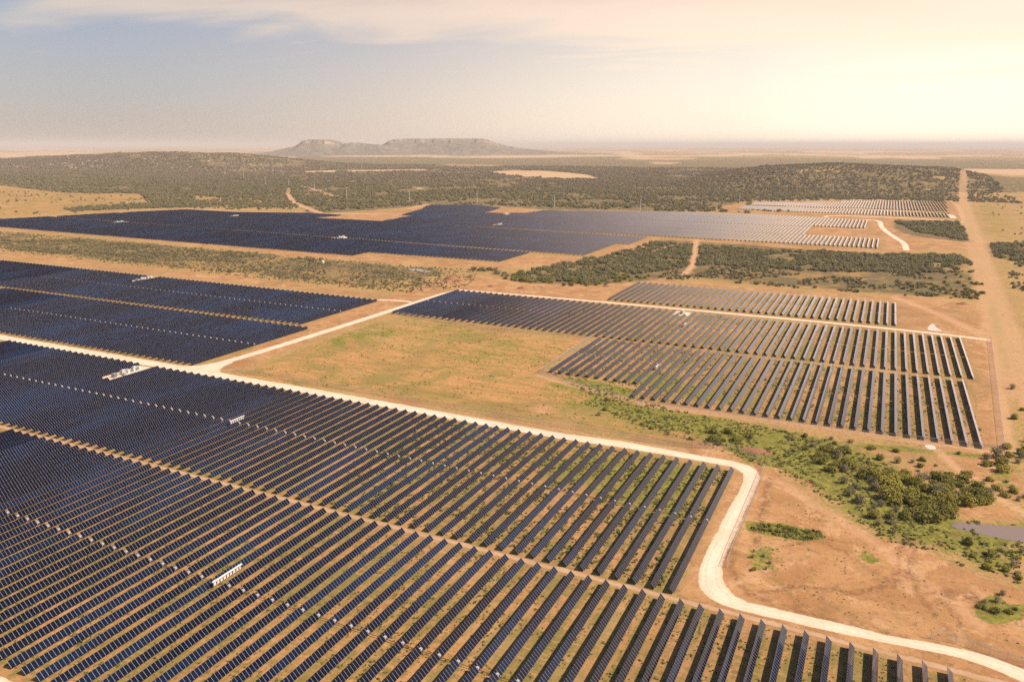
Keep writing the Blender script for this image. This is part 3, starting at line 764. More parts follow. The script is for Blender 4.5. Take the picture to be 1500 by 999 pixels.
# ------------------------------------------------------------------ mesas on the horizon
def mesa(name, pts, D, depth, seed, tal=0.45):
    us = []; hs = []
    for x, y in pts:
        d = ray(x, y); f = -d[0] * _sy + d[1] * _cy; t = D / f
        us.append((d[0] * _cy + d[1] * _sy) * t); hs.append(max(0.5, H + d[2] * t))
    u = np.arange(us[0], us[-1], 16.0); v = np.arange(-depth, depth, 22.0)
    U, Vv = np.meshgrid(u, v); hc = np.interp(U, us, hs)
    core = 260 + 120 * (fbm(U / 400, Vv / 400, seed) - 0.5)
    d = np.abs(Vv) - core * np.clip(hc / 130, 0.05, 1) + 110 * (fbm(U / 120, Vv / 150, seed + 3) - 0.5)
    slope = 1 - sstep(d, 0, depth - 420)
    cliff = np.where(d > 0, 0.74 * slope, 1.0); cliff = np.where((d > -35) & (d <= 0), 1.0, cliff)
    z = hc * np.minimum(1, cliff) * (1 + 0.05 * (fbm(U / 70, Vv / 70, seed + 7) - 0.5))
    z = z + 18 * (fbm(U / 180, Vv / 180, seed + 9) - 0.5) * (slope < 0.98) * slope
    z = np.where(np.abs(Vv) > depth - 60, -2, z)
    Xw = U * _cy - (D + Vv) * _sy; Yw = U * _sy + (D + Vv) * _cy
    V = np.stack([Xw.ravel(), Yw.ravel(), z.ravel()], 1); nx, ny = len(u), len(v)
    ii = (np.arange(ny - 1)[:, None] * nx + np.arange(nx - 1)[None, :]).ravel()
    o = link(name, np_mesh(name, V, np.stack([ii, ii + 1, ii + nx + 1, ii + nx], 1), [M['mesa']], True)); tag(o, kind='structure')


m, t, b = new_mat('mesa_rock'); M['mesa'] = m
geo = t.node('ShaderNodeNewGeometry'); P = geo.outputs['Position']; sp = t.node('ShaderNodeSeparateXYZ'); t.l.new(geo.outputs['Normal'], sp.inputs[0])
n = t.noise(P, 0.012, 6, 0.65); n2 = t.noise(t.mapv(P, (1, 1, 5)), 0.006, 6, 0.7)
c = t.mix(t.ss(n, 0.35, 0.65), (0.10, 0.085, 0.055), (0.19, 0.15, 0.105))
rock = t.mix(t.ss(n2, 0.35, 0.65), (0.13, 0.095, 0.075), (0.46, 0.33, 0.26))
c = t.mix(t.math('MULTIPLY', t.ss(t.math('ADD', sp.outputs[2], t.math('MULTIPLY', t.math('SUBTRACT', n2, 0.5), 0.5)), 0.93, 0.75), 0.9), c, rock)
t.put(b.inputs['Base Color'], c); b.inputs['Roughness'].default_value = 0.95
mesa('mesa', [(370, 226), (400, 222), (420, 218), (437, 215), (446, 210), (452, 206.5), (462, 204.8), (480, 205), (490, 207.5), (498, 211), (506, 211.5), (513, 210), (522, 209.5), (535, 211), (560, 213), (580, 216), (610, 224)], 8900, 900, 2)
mesa('mesa', [(520, 226), (545, 219), (560, 213.5), (568, 210.5), (575, 206.5), (582, 204.6), (600, 203.8), (640, 203.6), (680, 203.6), (712, 203.8), (718, 206), (728, 210), (742, 214), (765, 218), (800, 221), (840, 224), (900, 227)], 9500, 1000, 12)

# ------------------------------------------------------------------ solar tracker rows
TILT = math.radians(46); HC = 1.1; W = 1.84
table_cache = {}


def table_mesh(n):
    if n in table_cache: return table_cache[n]
    mb = MB(); L = n * 1.0
    for i in range(n):
        y = -L / 2 + i
        mb.box(-W / 2, W / 2, y + 0.04, y + 0.96, 0.0, 0.04, M['frame'], M['glass'], M['back'])
    for i in range(n + 1):
        y = -L / 2 + i; a = 0.036
        mb.box(-W / 2 + 0.02, W / 2 - 0.02, y - a, y + a, -0.03, 0.034, M['rail'])
    me = mb.mesh('panel_table'); table_cache[n] = me; return me


def mk_tube(L):
    key = ('t', round(L))
    if key not in table_cache:
        mb = MB(); mb.tube((0, -L / 2, 0), (0, L / 2, 0), 0.07, 0.07, M['steel'], 6); table_cache[key] = mb.mesh('torque_tube')
    return table_cache[key]


mb = MB(); mb.box(-0.06, 0.06, -0.09, 0.09, -0.3, 0.98, M['steel']); mb.box(-0.11, 0.11, -0.05, 0.05, 0.92, 1.04, M['steel']); post_me = mb.mesh('post')
mb = MB()
mb.box(-0.16, 0.16, -0.5, -0.38, -0.3, 1.05, M['zinc']); mb.box(-0.16, 0.16, 0.38, 0.5, -0.3, 1.05, M['zinc'])
mb.box(-0.28, 0.28, -0.3, 0.3, 0.65, 1.20, M['zinc']); mb.tube((-0.3, 0, 0.9), (0.34, 0, 0.9), 0.17, 0.17, M['zinc'], 10)
mb.box(-0.30, -0.14, -0.46, 0.46, 1.1, 1.19, M['zinc'])
drive_me = mb.mesh('drive_unit')
mb = MB(); mb.tube((-PITCHX / 2, 0, 0), (PITCHX / 2, 0, 0), 0.075, 0.075, M['rust'], 6); shaft_me = mb.mesh('drive_shaft')


def screen_area(x, y0, y1):
    t = np.linspace(y0, y1, 24); px, py = project(np.full(t.shape, x), t, np.full(t.shape, 1.3))
    ok = (px > 0) & (px < 1500) & (py > 0) & (py < 999)
    if not ok.any(): return 0.0
    px2, py2 = project(np.full(t.shape, x + 0.6), t, np.full(t.shape, 0.6)); px3, py3 = project(np.full(t.shape, x - 0.6), t, np.full(t.shape, 2.0))
    w = np.hypot(px2 - px3, py2 - py3); seg = np.hypot(np.diff(px), np.diff(py))
    return float((seg * w[:-1] * ok[:-1]).sum())


scored = sorted([(screen_area(*b[1:]), b) for b in BL], key=lambda q: -q[0])
scored = [q for q in scored if q[0] > 0]
picked = set(id(q[1]) for q in scored[:300])
print('rows in view', len(scored))

# places where a pad or a rack interrupts the rows:  (x0, x1, y0, y1)
pad_px = [(232, 545, 11.0, 30.0), (231, 406, 11, 26), (499, 349, 12, 24), (174, 326.5, 14, 26), (344, 317.5, 14, 26), (731, 330, 14, 28), (1008, 458.5, 11, 12), (740, 314.5, 14, 24)]
PADS = []
for (px_, py_, w_, l_) in pad_px:
    gx, gy = G(px_, py_); PADS.append((gx, gy, w_, l_))
PADS[0] = (-336.0, 246.5, 11.0, 25.0)
PADS[1] = (-564.0, 441.0, 12.0, 26.0)
PADS[6] = (-118.0, 509.0, 11.0, 12.0)

BLK_TXT = {'A': 'the front block at the bottom', 'B': 'the block below the sand road', 'C': 'the left block above the road',
           'G': 'the left block below the scrub', 'D': 'the middle right block', 'H': 'the fenced block nearest the creek', 'K': 'the small block above the lane',
           'E': 'the far wide block', 'F': 'the farthest block'}
GRP = {'A': 'tracker rows of the front block', 'B': 'tracker rows below the sand road', 'C': 'tracker rows above the sand road', 'G': 'tracker rows below the scrub strip',
       'D': 'tracker rows of the middle right block', 'H': 'tracker rows nearest the creek', 'K': 'tracker rows above the array lane', 'E': 'tracker rows far away', 'F': 'farthest tracker rows'}


def ordn(n): return '%d%s' % (n, 'th' if 10 <= n % 100 <= 20 else {1: 'st', 2: 'nd', 3: 'rd'}.get(n % 10, 'th'))


def spans(y0, y1, x):
    """table spans of a row in metres, shortened where a pad stands"""
    mid = (y0 + y1) / 2; n = int((y1 - y0 - 0.8) // 2)
    a = [(mid - 0.4 - n, mid - 0.4), (mid + 0.4, mid + 0.4 + n)]
    out = []
    for s0, s1 in a:
        for (gx, gy, w, l) in PADS:
            if abs(x - gx) < w / 2 + 0.5:
                b0, b1 = gy - l / 2, gy + l / 2
                if s0 < b1 and s1 > b0:
                    if (b0 - s0) >= (s1 - b1): s1 = s0 + max(0, math.floor(b0 - s0))
                    else: s0 = s1 - max(0, math.floor(s1 - b1))
        if s1 - s0 > 3: out.append((s0, s1))
    return out, mid


count = {}; VF = []; FF = []; slabs = []
order = {}
for k in 'ABCDGHKEF':
    xs_ = sorted([b[1] for b in BL if b[0] == k], reverse=True)
    for i, x in enumerate(dict.fromkeys(xs_)): order[(k, x)] = i + 1
sel = [q[1] for q in scored]
for b in sel:
    k, x, y0, y1 = b; sp_, mid = spans(y0, y1, x)
    if not sp_: continue
    jit = (float(fbm(x / 14.0, y0 / 30.0, 77)) - 0.5) * math.radians(2.6) + random.gauss(0, math.radians(0.25))
    if id(b) in picked:
        near = k in 'AB' or (k == 'H' and x > -60)
        root = empty('solar_tracker_row', (x, mid, 0))
        lab = 'solar row, %s from the right in %s' % (ordn(order[(k, x)]), BLK_TXT[k])
        tag(root, lab, 'solar panel row', GRP[k])
        for (s0, s1) in sp_:
            n = int(round(s1 - s0)); j2 = jit + random.gauss(0, math.radians(0.6))
            link('panel_table', table_mesh(n), root, (0.0, (s0 + s1) / 2 - mid, HC + 0.05), (0, TILT + j2, 0))
        T0 = min(s[0] for s in sp_) - mid; T1 = max(s[1] for s in sp_) - mid
        link('torque_tube', mk_tube(T1 - T0), root, (-0.06, (T0 + T1) / 2, HC - 0.04))
        link('drive_unit', drive_me, root, (0, 0, 0))
        if k in 'AB': link('drive_shaft', shaft_me, root, (PITCHX / 2 if order[(k, x)] > 1 else -PITCHX / 2 + 0, 0, 0.55))
        if near:
            for (s0, s1) in sp_:
                m_ = max(2, int(round((s1 - s0) / 8.5))); 
                for q in range(m_):
                    link('post', post_me, root, (-0.06, s0 + 0.9 + (s1 - s0 - 1.8) * q / (m_ - 1) - mid, 0))
    else:
        for (s0, s1) in sp_: slabs.append((x, s0, s1, TILT + jit))

# the rest of the rows, too small in the photograph to be told apart
v = []; f = []; mi = []
for (x, s0, s1, a) in slabs:
    ca, sa = math.cos(a), math.sin(a); base = len(v)
    for yy in (s0, s1):
        for (lx, lz) in ((-W / 2, 0), (W / 2, 0), (W / 2, 0.05), (-W / 2, 0.05)):
            v.append((x + lx * ca + lz * sa, yy, HC - lx * sa + lz * ca))
    for q, mm in (((0, 4, 5, 1), 1), ((3, 2, 6, 7), 0), ((0, 1, 2, 3), 2), ((4, 7, 6, 5), 2), ((1, 5, 6, 2), 2), ((0, 3, 7, 4), 2)):
        f.append(tuple(base + i for i in q)); mi.append(mm)
    for yy in (s0 + 1, (s0 + s1) / 2, s1 - 1):
        base = len(v)
        v += [(x - .1, yy - .1, 0), (x + .1, yy - .1, 0), (x + .1, yy + .1, 0), (x - .1, yy + .1, 0), (x - .1, yy - .1, HC), (x + .1, yy - .1, HC), (x + .1, yy + .1, HC), (x - .1, yy + .1, HC)]
        for q in ((0, 1, 5, 4), (1, 2, 6, 5), (2, 3, 7, 6), (3, 0, 4, 7)): f.append(tuple(base + i for i in q)); mi.append(2)
me = np_mesh('distant_solar_rows', v, f, [M['glass_far'], M['back'], M['steel']])
me.polygons.foreach_set('material_index', mi)
o = link('distant_solar_rows', me)
tag(o, 'masses of distant dark and silvery solar rows beyond the scrub strip', 'solar panel rows', kind='stuff')


# ------------------------------------------------------------------ inverter stations on their pads
def pad(gx, gy, w, l):
    left = [(gx - w / 2, gy - l / 2), (gx - w / 2, gy + l / 2)]; right = [(gx + w / 2, gy - l / 2), (gx + w / 2, gy + l / 2)]
    ribbon('gravel_pad', left, right, M['road'], 0.024 if gy < 700 else 0.06, 0.6, 1.2, int(gx) % 17, 0)


def container(mb_, L, Wd, Hh):
    mb_.box(-Wd / 2, Wd / 2, -L / 2, L / 2, 0.25, Hh, M['white'])
    for i in range(int(L / 0.5)):
        y = -L / 2 + 0.3 + i * 0.5
        mb_.box(-Wd / 2 - 0.05, -Wd / 2 + 0.01, y, y + 0.22, 0.4, Hh - 0.15, M['white']); mb_.box(Wd / 2 - 0.01, Wd / 2 + 0.05, y, y + 0.22, 0.4, Hh - 0.15, M['white'])


def station(gx, gy, label, n=2):
    r = empty('inverter_station', (gx, gy, 0)); tag(r, label, 'inverter station', 'inverter stations among the solar rows')
    mb_ = MB(); mb_.box(-2.0, 2.0, -9, 8.5, -0.05, 0.25, M['concrete']); mb_.build('plinth', r)
    for i in range(n):
        mb_ = MB(); container(mb_, 4.2, 1.9, 2.3); c_ = mb_.build('container', r, (0, 5.0 - i * 6.4, 0.0))
        mb_ = MB(); mb_.box(-1.02, 1.02, -2.15, 2.15, 2.302, 2.38, M['grey']); mb_.box(-0.6, 0.6, -1.6, -0.2, 2.38, 2.7, M['white']); mb_.build('roof', c_)
        mb_ = MB(); mb_.box(1.0, 1.07, -1.1, 1.1, 0.6, 2.0, M['dark'])
        for k_ in range(6): mb_.box(1.05, 1.11, -1.05, 1.05, 0.65 + k_ * 0.22, 0.75 + k_ * 0.22, M['grey'])
        mb_.build('louvre', c_)
    mb_ = MB(); mb_.box(-0.9, 0.9, -0.9, 0.9, 0.25, 2.1, M['grey'])
    for k_ in range(7): mb_.box(-1.3, -0.9, -0.8 + k_ * 0.24, -0.7 + k_ * 0.24, 0.5, 1.9, M['grey']); mb_.box(0.9, 1.3, -0.8 + k_ * 0.24, -0.7 + k_ * 0.24, 0.5, 1.9, M['grey'])
    for q in (-0.5, 0, 0.5): mb_.tube((0.0, q, 2.1), (0.0, q, 2.7), 0.09, 0.05, M['dark'], 8)
    mb_.build('transformer', r, (0, -7.4, 0))
    mb_ = MB(); mb_.box(-0.5, 0.5, -0.6, 0.6, 0.25, 2.2, M['white']); mb_.box(0.5, 0.53, -0.5, 0.5, 0.4, 2.0, M['grey']); mb_.build('switch_cabinet', r, (2.6, -3.5, -0.2))


st_lab = ['white inverter station on a pale pad beside the sand road junction', 'white inverter station at the upper edge of the left block',
          'white inverter station on the lane through the far wide block', 'small white station deep in the far wide block, leftmost of all stations',
          'white station near the upper edge of the far wide block', 'white station where the far block turns from navy to silver',
          'small grey station on a pad along the lane in the right block', 'white station below the far tan clearing']
for p_, lb in zip(PADS, st_lab):
    pad(*p_)
    if p_[3] < 15:
        r = empty('inverter_station', (p_[0], p_[1], 0)); tag(r, lb, 'inverter station', 'inverter stations among the solar rows')
        mb_ = MB(); mb_.box(-1.6, 1.6, -3, 3, -0.05, 0.2, M['concrete']); mb_.build('plinth', r)
        mb_ = MB(); container(mb_, 3.0, 1.8, 2.2); mb_.build('container', r, (0, 1.2, 0))
        mb_ = MB(); mb_.box(-0.8, 0.8, -0.8, 0.8, 0.2, 1.9, M['grey']); mb_.box(-1.1, -0.8, -0.6, 0.6, 0.5, 1.6, M['grey']); mb_.build('transformer', r, (0, -1.8, 0))
    else: station(p_[0], p_[1], lb, 2)


def rack(gx, gy, L, label):
    r = empty('inverter_rack', (gx, gy, 0)); tag(r, label, 'inverter rack', 'white roofed inverter racks between the rows')
    mb_ = MB(); T = Matrix.Rotation(math.radians(12), 4, 'Y')
    mb_.box(-0.30, 0.30, -L / 2, L / 2, 0, 0.06, M['white'], T=T)
    for i in range(int(L)): mb_.box(-0.30, 0.30, -L / 2 + i + 0.46, -L / 2 + i + 0.5, 0.058, 0.085, M['grey'], T=T)
    mb_.build('canopy', r, (0, 0, 2.15))
    n = max(2, int(L / 2.6))
    for i in range(n + 1):
        mb_ = MB(); mb_.box(-0.05, 0.05, -0.05, 0.05, -0.2, 2.14, M['steel']); mb_.build('post', r, (-0.05, -L / 2 + 0.3 + (L - 0.6) * i / n, 0))
    for i in range(int(L / 1.1)):
        mb_ = MB(); mb_.box(-0.3, -0.06, -0.36, 0.36, 0.8, 1.75, M['white']); mb_.box(-0.32, -0.3, -0.28, 0.28, 0.9, 1.6, M['grey']); mb_.build('inverter', r, (-0.06, -L / 2 + 0.9 + i * 1.1, 0))


for (px_, py_, L, lb) in [(336, 843, 10.2, 'long white roofed rack between rows of the front block, largest and nearest of its kind'),
                          (347, 615, 8, 'short white roofed rack among the rows below the sand road, right of the station'),
                          (257, 622, 7, 'small white roofed rack in dark rows left of the sand road racks'),
                          (1000, 475, 5, 'small white rack just below the pad in the right block'), (968, 538, 5, 'small white rack in the block nearest the creek')]:
    if lb.startswith('small white roofed rack in dark'): continue
    gx, gy = G(px_, py_, 1.5)
    cols = sorted(abs(b[1] - gx) * 1000 + 0 for b in BL)
    bx = min((b[1] for b in BL if b[2] - 2 < gy < b[3] + 2), key=lambda q: abs(q + PITCHX / 2 - gx)) + PITCHX / 2
    if L > 10: bx -= 0.9
    rack(bx, gy, L, lb)


# ------------------------------------------------------------------ fences
def mat_chain():
    m, t, b = new_mat('chain_link')
    b.inputs['Base Color'].default_value = (0.42, 0.40, 0.37, 1); b.inputs['Roughness'].default_value = 0.5; b.inputs['Metallic'].default_value = 0.3
    tr = t.node('ShaderNodeBsdfTransparent'); mx = t.node('ShaderNodeMixShader'); mx.inputs[0].default_value = 0.22
    out = t.n['Material Output']; t.l.new(tr.outputs[0], mx.inputs[1]); t.l.new(b.outputs[0], mx.inputs[2]); t.l.new(mx.outputs[0], out.inputs[0])
    return m


M['chain'] = mat_chain()


def fence(pts, label, sp=5.0, h=2.2):
    pts = resample(pts, sp); r = empty('chain_fence', (pts[0][0], pts[0][1], 0)); tag(r, label, 'fence', 'chain link fences round the solar blocks')
    o0 = Vector((pts[0][0], pts[0][1], 0)); mb_ = MB(); k = mb_.slot(M['chain']); k2 = mb_.slot(M['zinc'])
    for a, b_ in zip(pts[:-1], pts[1:]):
        i = len(mb_.v); A = Vector((*a, 0)) - o0; B = Vector((*b_, 0)) - o0
        mb_.v += [tuple(A), tuple(B), tuple(B + Vector((0, 0, h))), tuple(A + Vector((0, 0, h)))]; mb_.f.append((i, i + 1, i + 2, i + 3)); mb_.m.append(k)
    mb_.build('mesh_panel', r)
    mb_ = MB()
    for a, b_ in zip(pts[:-1], pts[1:]):
        A = Vector((*a, h)) - o0; B = Vector((*b_, h)) - o0; mb_.tube(A, B, 0.04, 0.04, M['zinc'], 5)
    mb_.build('top_rail', r)
    mb_ = MB(); mb_.tube((0, 0, -0.3), (0, 0, h + 0.1), 0.055, 0.055, M['zinc'], 6); pm = mb_.mesh('post')
    for p in pts[:100]: link('post', pm, r, (p[0] - o0.x, p[1] - o0.y, 0))


fence(PX((1064, 831), (1073, 805), (1090, 765), (1108, 720), (1120.5, 688)), 'straight pale chain link fence beside the bend of the sand road', 3.5)
fence(smooth_line([(-296, 273), (-200, 272.5), (-100, 271.5), (-60, 272)] + PX((1060, 656), (1100, 668), (1120.5, 688)), 1), 'long chain link fence running along the upper side of the sand road', 5.5)
fence(PX((1363, 935), (1400, 942), (1450, 958), (1500, 976), (1540, 992)), 'chain link fence at the bottom right corner beside the sand road', 3)
fence(PX((866, 496), (790, 547)), 'chain link fence closing the left side of the block nearest the creek', 5)
fence(PX((790, 547), (860, 570), (940, 592), (1040, 606), (1250, 636), (1471, 661)), 'chain link fence between the creek and the block above it', 4)
fence(PX((1471, 661), (1461, 580), (1451, 497)), 'chain link fence down the right side of the right block', 6)
fence(PX((866, 496), (714, 484), (583, 461)), 'chain link fence between the yellow field and the middle right block', 6)

# ------------------------------------------------------------------ power line
mb = MB(); mb.tube((0, 0, -1), (0, 0, 23), 0.55, 0.32, M['pole'] if 'pole' in M else M['white'], 8); pole_me = mb.mesh('pole')
mb = MB()
for z_, s_ in ((21.5, 1), (19, -1), (17, 1)): mb.box(min(0, s_ * 3.0), max(0, s_ * 3.0), -0.14, 0.14, z_, z_ + 0.24, M['grey'])
arm_me = mb.mesh('crossarm')
mb = MB(); mb.tube((0, 0, 0), (0, 0, -1.6), 0.16, 0.12, M['dark'], 6); ins_me = mb.mesh('insulator')
pole_px = [(330, 256), (357, 262), (389, 271), (423, 274), (461, 279.5), (508, 291), (600, 297), (699, 297), (812, 304.5), (938, 307.5), (1083, 301), (400, 253), (470, 252), (530, 250), (765, 249)]
pole_px_sorted = sorted(range(len(pole_px)), key=lambda i: pole_px[i][0])
for i, (px_, py_) in enumerate(pole_px):
    gx, gy = G(px_, py_); z_ = float(terrain(gx, gy)); rank = pole_px_sorted.index(i) + 1
    r = empty('power_pole', (gx, gy, z_), math.radians(20)); tag(r, 'slim pale power pole over distant scrub, %s pole from the left' % ordn(rank), 'power pole', 'power poles beyond the solar blocks')
    link('pole', pole_me, r); a_ = link('crossarm', arm_me, r)
    for q in ((2.8, 21.5), (-2.8, 19), (2.8, 17)): link('insulator', ins_me, a_, (q[0], 0, q[1]))


# ------------------------------------------------------------------ ponds, spoil heaps, tank
def sheet(name, pts, mat, z, kind='structure'):
    pts = smooth_line(pts + [pts[0]], 2)[:-1]; c_ = (sum(p[0] for p in pts) / len(pts), sum(p[1] for p in pts) / len(pts))
    me = bpy.data.meshes.new(name); me.from_pydata([(p[0], p[1], z) for p in pts], [], [tuple(range(len(pts)))]); me.materials.append(mat); me.update()
    return tag(link(name, me), kind=kind)


m, t, b = new_mat('pond_water'); M['water'] = m
b.inputs['Base Color'].default_value = (0.20, 0.145, 0.125, 1); b.inputs['Roughness'].default_value = 0.08
geo = t.node('ShaderNodeNewGeometry'); bp = t.node('ShaderNodeBump'); bp.inputs['Strength'].default_value = 0.12; bp.inputs['Distance'].default_value = 0.05
t.put(bp.inputs['Height'], t.noise(geo.outputs['Position'], 0.9, 4)); t.l.new(bp.outputs[0], b.inputs['Normal'])
sheet('pond_water', PX((1391, 765), (1412, 765), (1450, 769), (1500, 772), (1560, 775), (1560, 802), (1500, 795), (1460, 788), (1420, 779), (1396, 773)), m, 0.05)
sheet('pond_water', PX((594, 394.5), (604, 393), (622, 395), (633, 397), (628, 399), (610, 398)), m, 0.05)
sheet('concrete_apron', PX((1354, 652), (1364, 651), (1372, 655), (1370, 659), (1358, 658)), M['concrete'], 0.05)
sheet('gravel_patch', PX((1362, 476), (1368, 474), (1372, 481), (1384, 486), (1356, 484)), M['concrete'], 0.03)


def heap(px_, py_, rx, ry, h, label):
    gx, gy = G(px_, py_); n = 26; u = np.linspace(-1.25, 1.25, n); U, Vv = np.meshgrid(u, u); r = np.hypot(U, Vv)
    z = h * np.clip(1 - r, 0, 1) ** 0.9 * (0.7 + 0.7 * fbm(U * 2.2 + gx, Vv * 2.2, 4)) - 0.05
    V = np.stack([U.ravel() * rx, Vv.ravel() * ry, z.ravel()], 1); ii = (np.arange(n - 1)[:, None] * n + np.arange(n - 1)[None, :]).ravel()
    o = link('dirt_heap', np_mesh('dirt_heap', V, np.stack([ii, ii + 1, ii + n + 1, ii + n], 1), [M['clay']], True), None, (gx, gy, 0))
    tag(o, label, 'dirt heap', 'red spoil heaps')


heap(661, 409, 7, 6, 3.6, 'tallest red dirt heap above the middle right block'); heap(655, 412, 4, 3, 1.6, 'low red dirt heap against the foot of the tallest heap')
heap(720, 420, 4, 3, 1.7, 'small red dirt heap between the two bigger heaps'); heap(765, 423, 5, 4, 2.4, 'red dirt heap close above the middle right rows')
heap(889, 420, 4, 3, 1.4, 'small red dirt heap left of the small upper block'); heap(1410, 446, 5, 3, 1.8, 'red brown heap beside the scrub at the right edge of the clearing')
heap(1108, 660, 7, 3, 0.7, 'low red soil mound at the top of the road bend')
gx, gy = G(473, 386)
r = empty('water_tank', (gx, gy, 0)); tag(r, 'small white cylindrical tank standing alone in the scrub strip', 'tank')
mb = MB(); mb.tube((0, 0, 0), (0, 0, 2.4), 1.5, 1.5, M['white'], 20); mb.build('tank_body', r); mb = MB(); mb.tube((0, 0, 2.4), (0, 0, 2.9), 1.5, 0.3, M['white'], 20); mb.build('lid', r)


# ------------------------------------------------------------------ bushes
def leaf_cloud(n, leaf, blobs, seed, flat=0.8):
    rg = np.random.default_rng(seed); B = []
    for i in range(blobs):
        a = rg.uniform(0, 2 * PI); rr = rg.uniform(0, 0.62) if i else 0.0
        B.append((rr * math.cos(a), rr * math.sin(a), rg.uniform(0.3, 0.75) * flat, rg.uniform(0.30, 0.52)))
    B = np.array(B); pick = rg.integers(0, blobs, n); d = rg.normal(size=(n, 3)); d /= np.linalg.norm(d, axis=1)[:, None]
    rad = B[pick, 3] * rg.uniform(0.55, 1.05, n) ** 0.6
    c = B[pick, :3] + d * rad[:, None] * np.array([1, 1, 0.85]); c[:, 2] = np.maximum(c[:, 2], 0.03 + rg.uniform(0, 0.1, n))
    nrm = d + rg.normal(size=(n, 3)) * 0.55 + np.array([0, 0, 0.9]); nrm /= np.linalg.norm(nrm, axis=1)[:, None]
    t1 = np.cross(nrm, rg.normal(size=(n, 3))); t1 /= np.linalg.norm(t1, axis=1)[:, None]; t2 = np.cross(nrm, t1)
    s = leaf * rg.uniform(0.6, 1.3, n)[:, None]
    V = np.stack([c - t1 * s, c - t2 * s * 0.7, c + t1 * s, c + t2 * s * 0.7], 1).reshape(-1, 3)
    return V, np.arange(n * 4).reshape(-1, 4)


FOL = [np_mesh('foliage', *leaf_cloud(900, 0.085, 9, 100 + i), [M['leaf']]) for i in range(6)]
FOLG = [np_mesh('foliage', *leaf_cloud(420, 0.06, 7, 200 + i), [M['leaf_grey']]) for i in range(3)]
FOLM = [np_mesh('foliage', *leaf_cloud(260, 0.13, 7, 300 + i), [M['scrub']]) for i in range(4)]


def stem_mesh(seed):
    rg = random.Random(seed); mb = MB(); mb.tube((0, 0, -0.15), (0.03, 0.02, 0.3), 0.06, 0.045, M['bark'], 6)
    for i in range(5):
        a = i * 1.26 + rg.random(); p = (0.45 * math.cos(a), 0.45 * math.sin(a), 0.62 + rg.random() * 0.2)
        mb.tube((0.03, 0.02, 0.22), (p[0] * .5, p[1] * .5, 0.5), 0.035, 0.022, M['bark'], 5); mb.tube((p[0] * .5, p[1] * .5, 0.5), p, 0.022, 0.008, M['bark'], 4)
    return mb.mesh('stem')


STEMS = [stem_mesh(i) for i in range(3)]
things = []      # (px, x, y, size, kind, cluster)


def thicket(poly, n, smin, smax, grey, cl, seed, gap=0.62):
    rg = random.Random(seed); P_ = PX(*poly); xs_ = [p[0] for p in P_]; ys_ = [p[1] for p in P_]; out = []; tries = 0
    while len(out) < n and tries < 20000:
        tries += 1; x = rg.uniform(min(xs_), max(xs_)); y = rg.uniform(min(ys_), max(ys_))
        if not inside(np.array([x]), np.array([y]), P_)[0]: continue
        s = 1.15 * rg.uniform(smin, smax) * (1.25 if rg.random() < 0.15 else 1)
        if any(math.hypot(x - a[0], y - a[1]) < (s + a[2]) * gap for a in out): continue
        out.append((x, y, s, rg.random() < grey))
    for x, y, s, gr in out: things.append((float(project(x, y)[0]), x, y, s, gr, cl))


thicket([(1205, 655), (1240, 660), (1250, 690), (1232, 700), (1200, 680)], 9, 1.9, 3.0, 0.1, 'in the upper left end of the creek thicket', 1)
thicket([(1255, 690), (1300, 690), (1345, 700), (1380, 730), (1395, 755), (1360, 770), (1310, 745), (1270, 715)], 34, 2.2, 3.4, 0.12, 'in the dense heart of the creek thicket', 2, 0.5)
thicket([(1345, 695), (1400, 700), (1450, 722), (1455, 738), (1400, 742), (1370, 725)], 20, 2.2, 3.5, 0.1, 'in the bright right end of the creek thicket', 3, 0.5)
thicket([(1230, 705), (1275, 720), (1330, 760), (1330, 782), (1290, 780), (1255, 750)], 16, 1.5, 2.6, 0.55, 'in the grey lower fringe of the creek thicket', 4)
thicket([(1150, 635), (1300, 655), (1360, 668), (1350, 685), (1260, 672), (1180, 660)], 17, 1.2, 2.1, 0.4, 'along the fence above the creek thicket', 5, 1.0)
thicket([(1040, 618), (1100, 640), (1095, 655), (1060, 655), (1030, 640)], 7, 1.5, 2.6, 0.2, 'in the green swath left of the creek thicket', 6)
thicket([(875, 585), (900, 588), (890, 612), (868, 605)], 3, 1.6, 2.0, 0.1, 'standing alone in the yellow field by the fence', 7, 1.5)
thicket([(930, 615), (1010, 635), (1040, 650), (950, 632)], 6, 0.9, 1.4, 0.6, 'in the dry grass above the sand road', 8, 1.8)
thicket([(1455, 655), (1500, 645), (1540, 660), (1540, 700), (1480, 700), (1440, 680)], 16, 1.8, 3.2, 0.15, 'at the right edge below the fenced block', 9)
thicket([(1400, 690), (1500, 715), (1500, 740), (1440, 715)], 9, 1.2, 2.2, 0.4, 'between the creek thicket and the right edge', 10, 0.9)
thicket([(1410, 790), (1460, 800), (1500, 805), (1500, 850), (1430, 830)], 10, 1.0, 1.9, 0.5, 'on the near bank of the pond', 11, 1.2)
thicket([(1450, 868), (1475, 872), (1500, 888), (1470, 905), (1430, 900)], 7, 0.8, 1.5, 0.3, 'in the green patch at the lower right edge', 12, 0.9)
thicket([(1100, 766), (1150, 770), (1205, 784), (1180, 791), (1120, 780)], 12, 0.6, 1.0, 0.0, 'in the narrow green strip right of the road bend', 13, 0.7)
thicket([(1100, 805), (1140, 805), (1140, 838), (1100, 835)], 6, 0.6, 0.9, 0.4, 'in the sparse patch right of the road bend', 14, 1.3)
thicket([(1480, 540), (1500, 520), (1540, 540), (1540, 640), (1480, 640)], 8, 1.2, 2.2, 0.4, 'in the pasture at the far right edge', 15, 1.2)
thicket([(1380, 395), (1440, 410), (1445, 440), (1380, 436), (1350, 420)], 26, 1.6, 2.9, 0.15, 'in the scrub left of the long pale track', 16, 0.8)
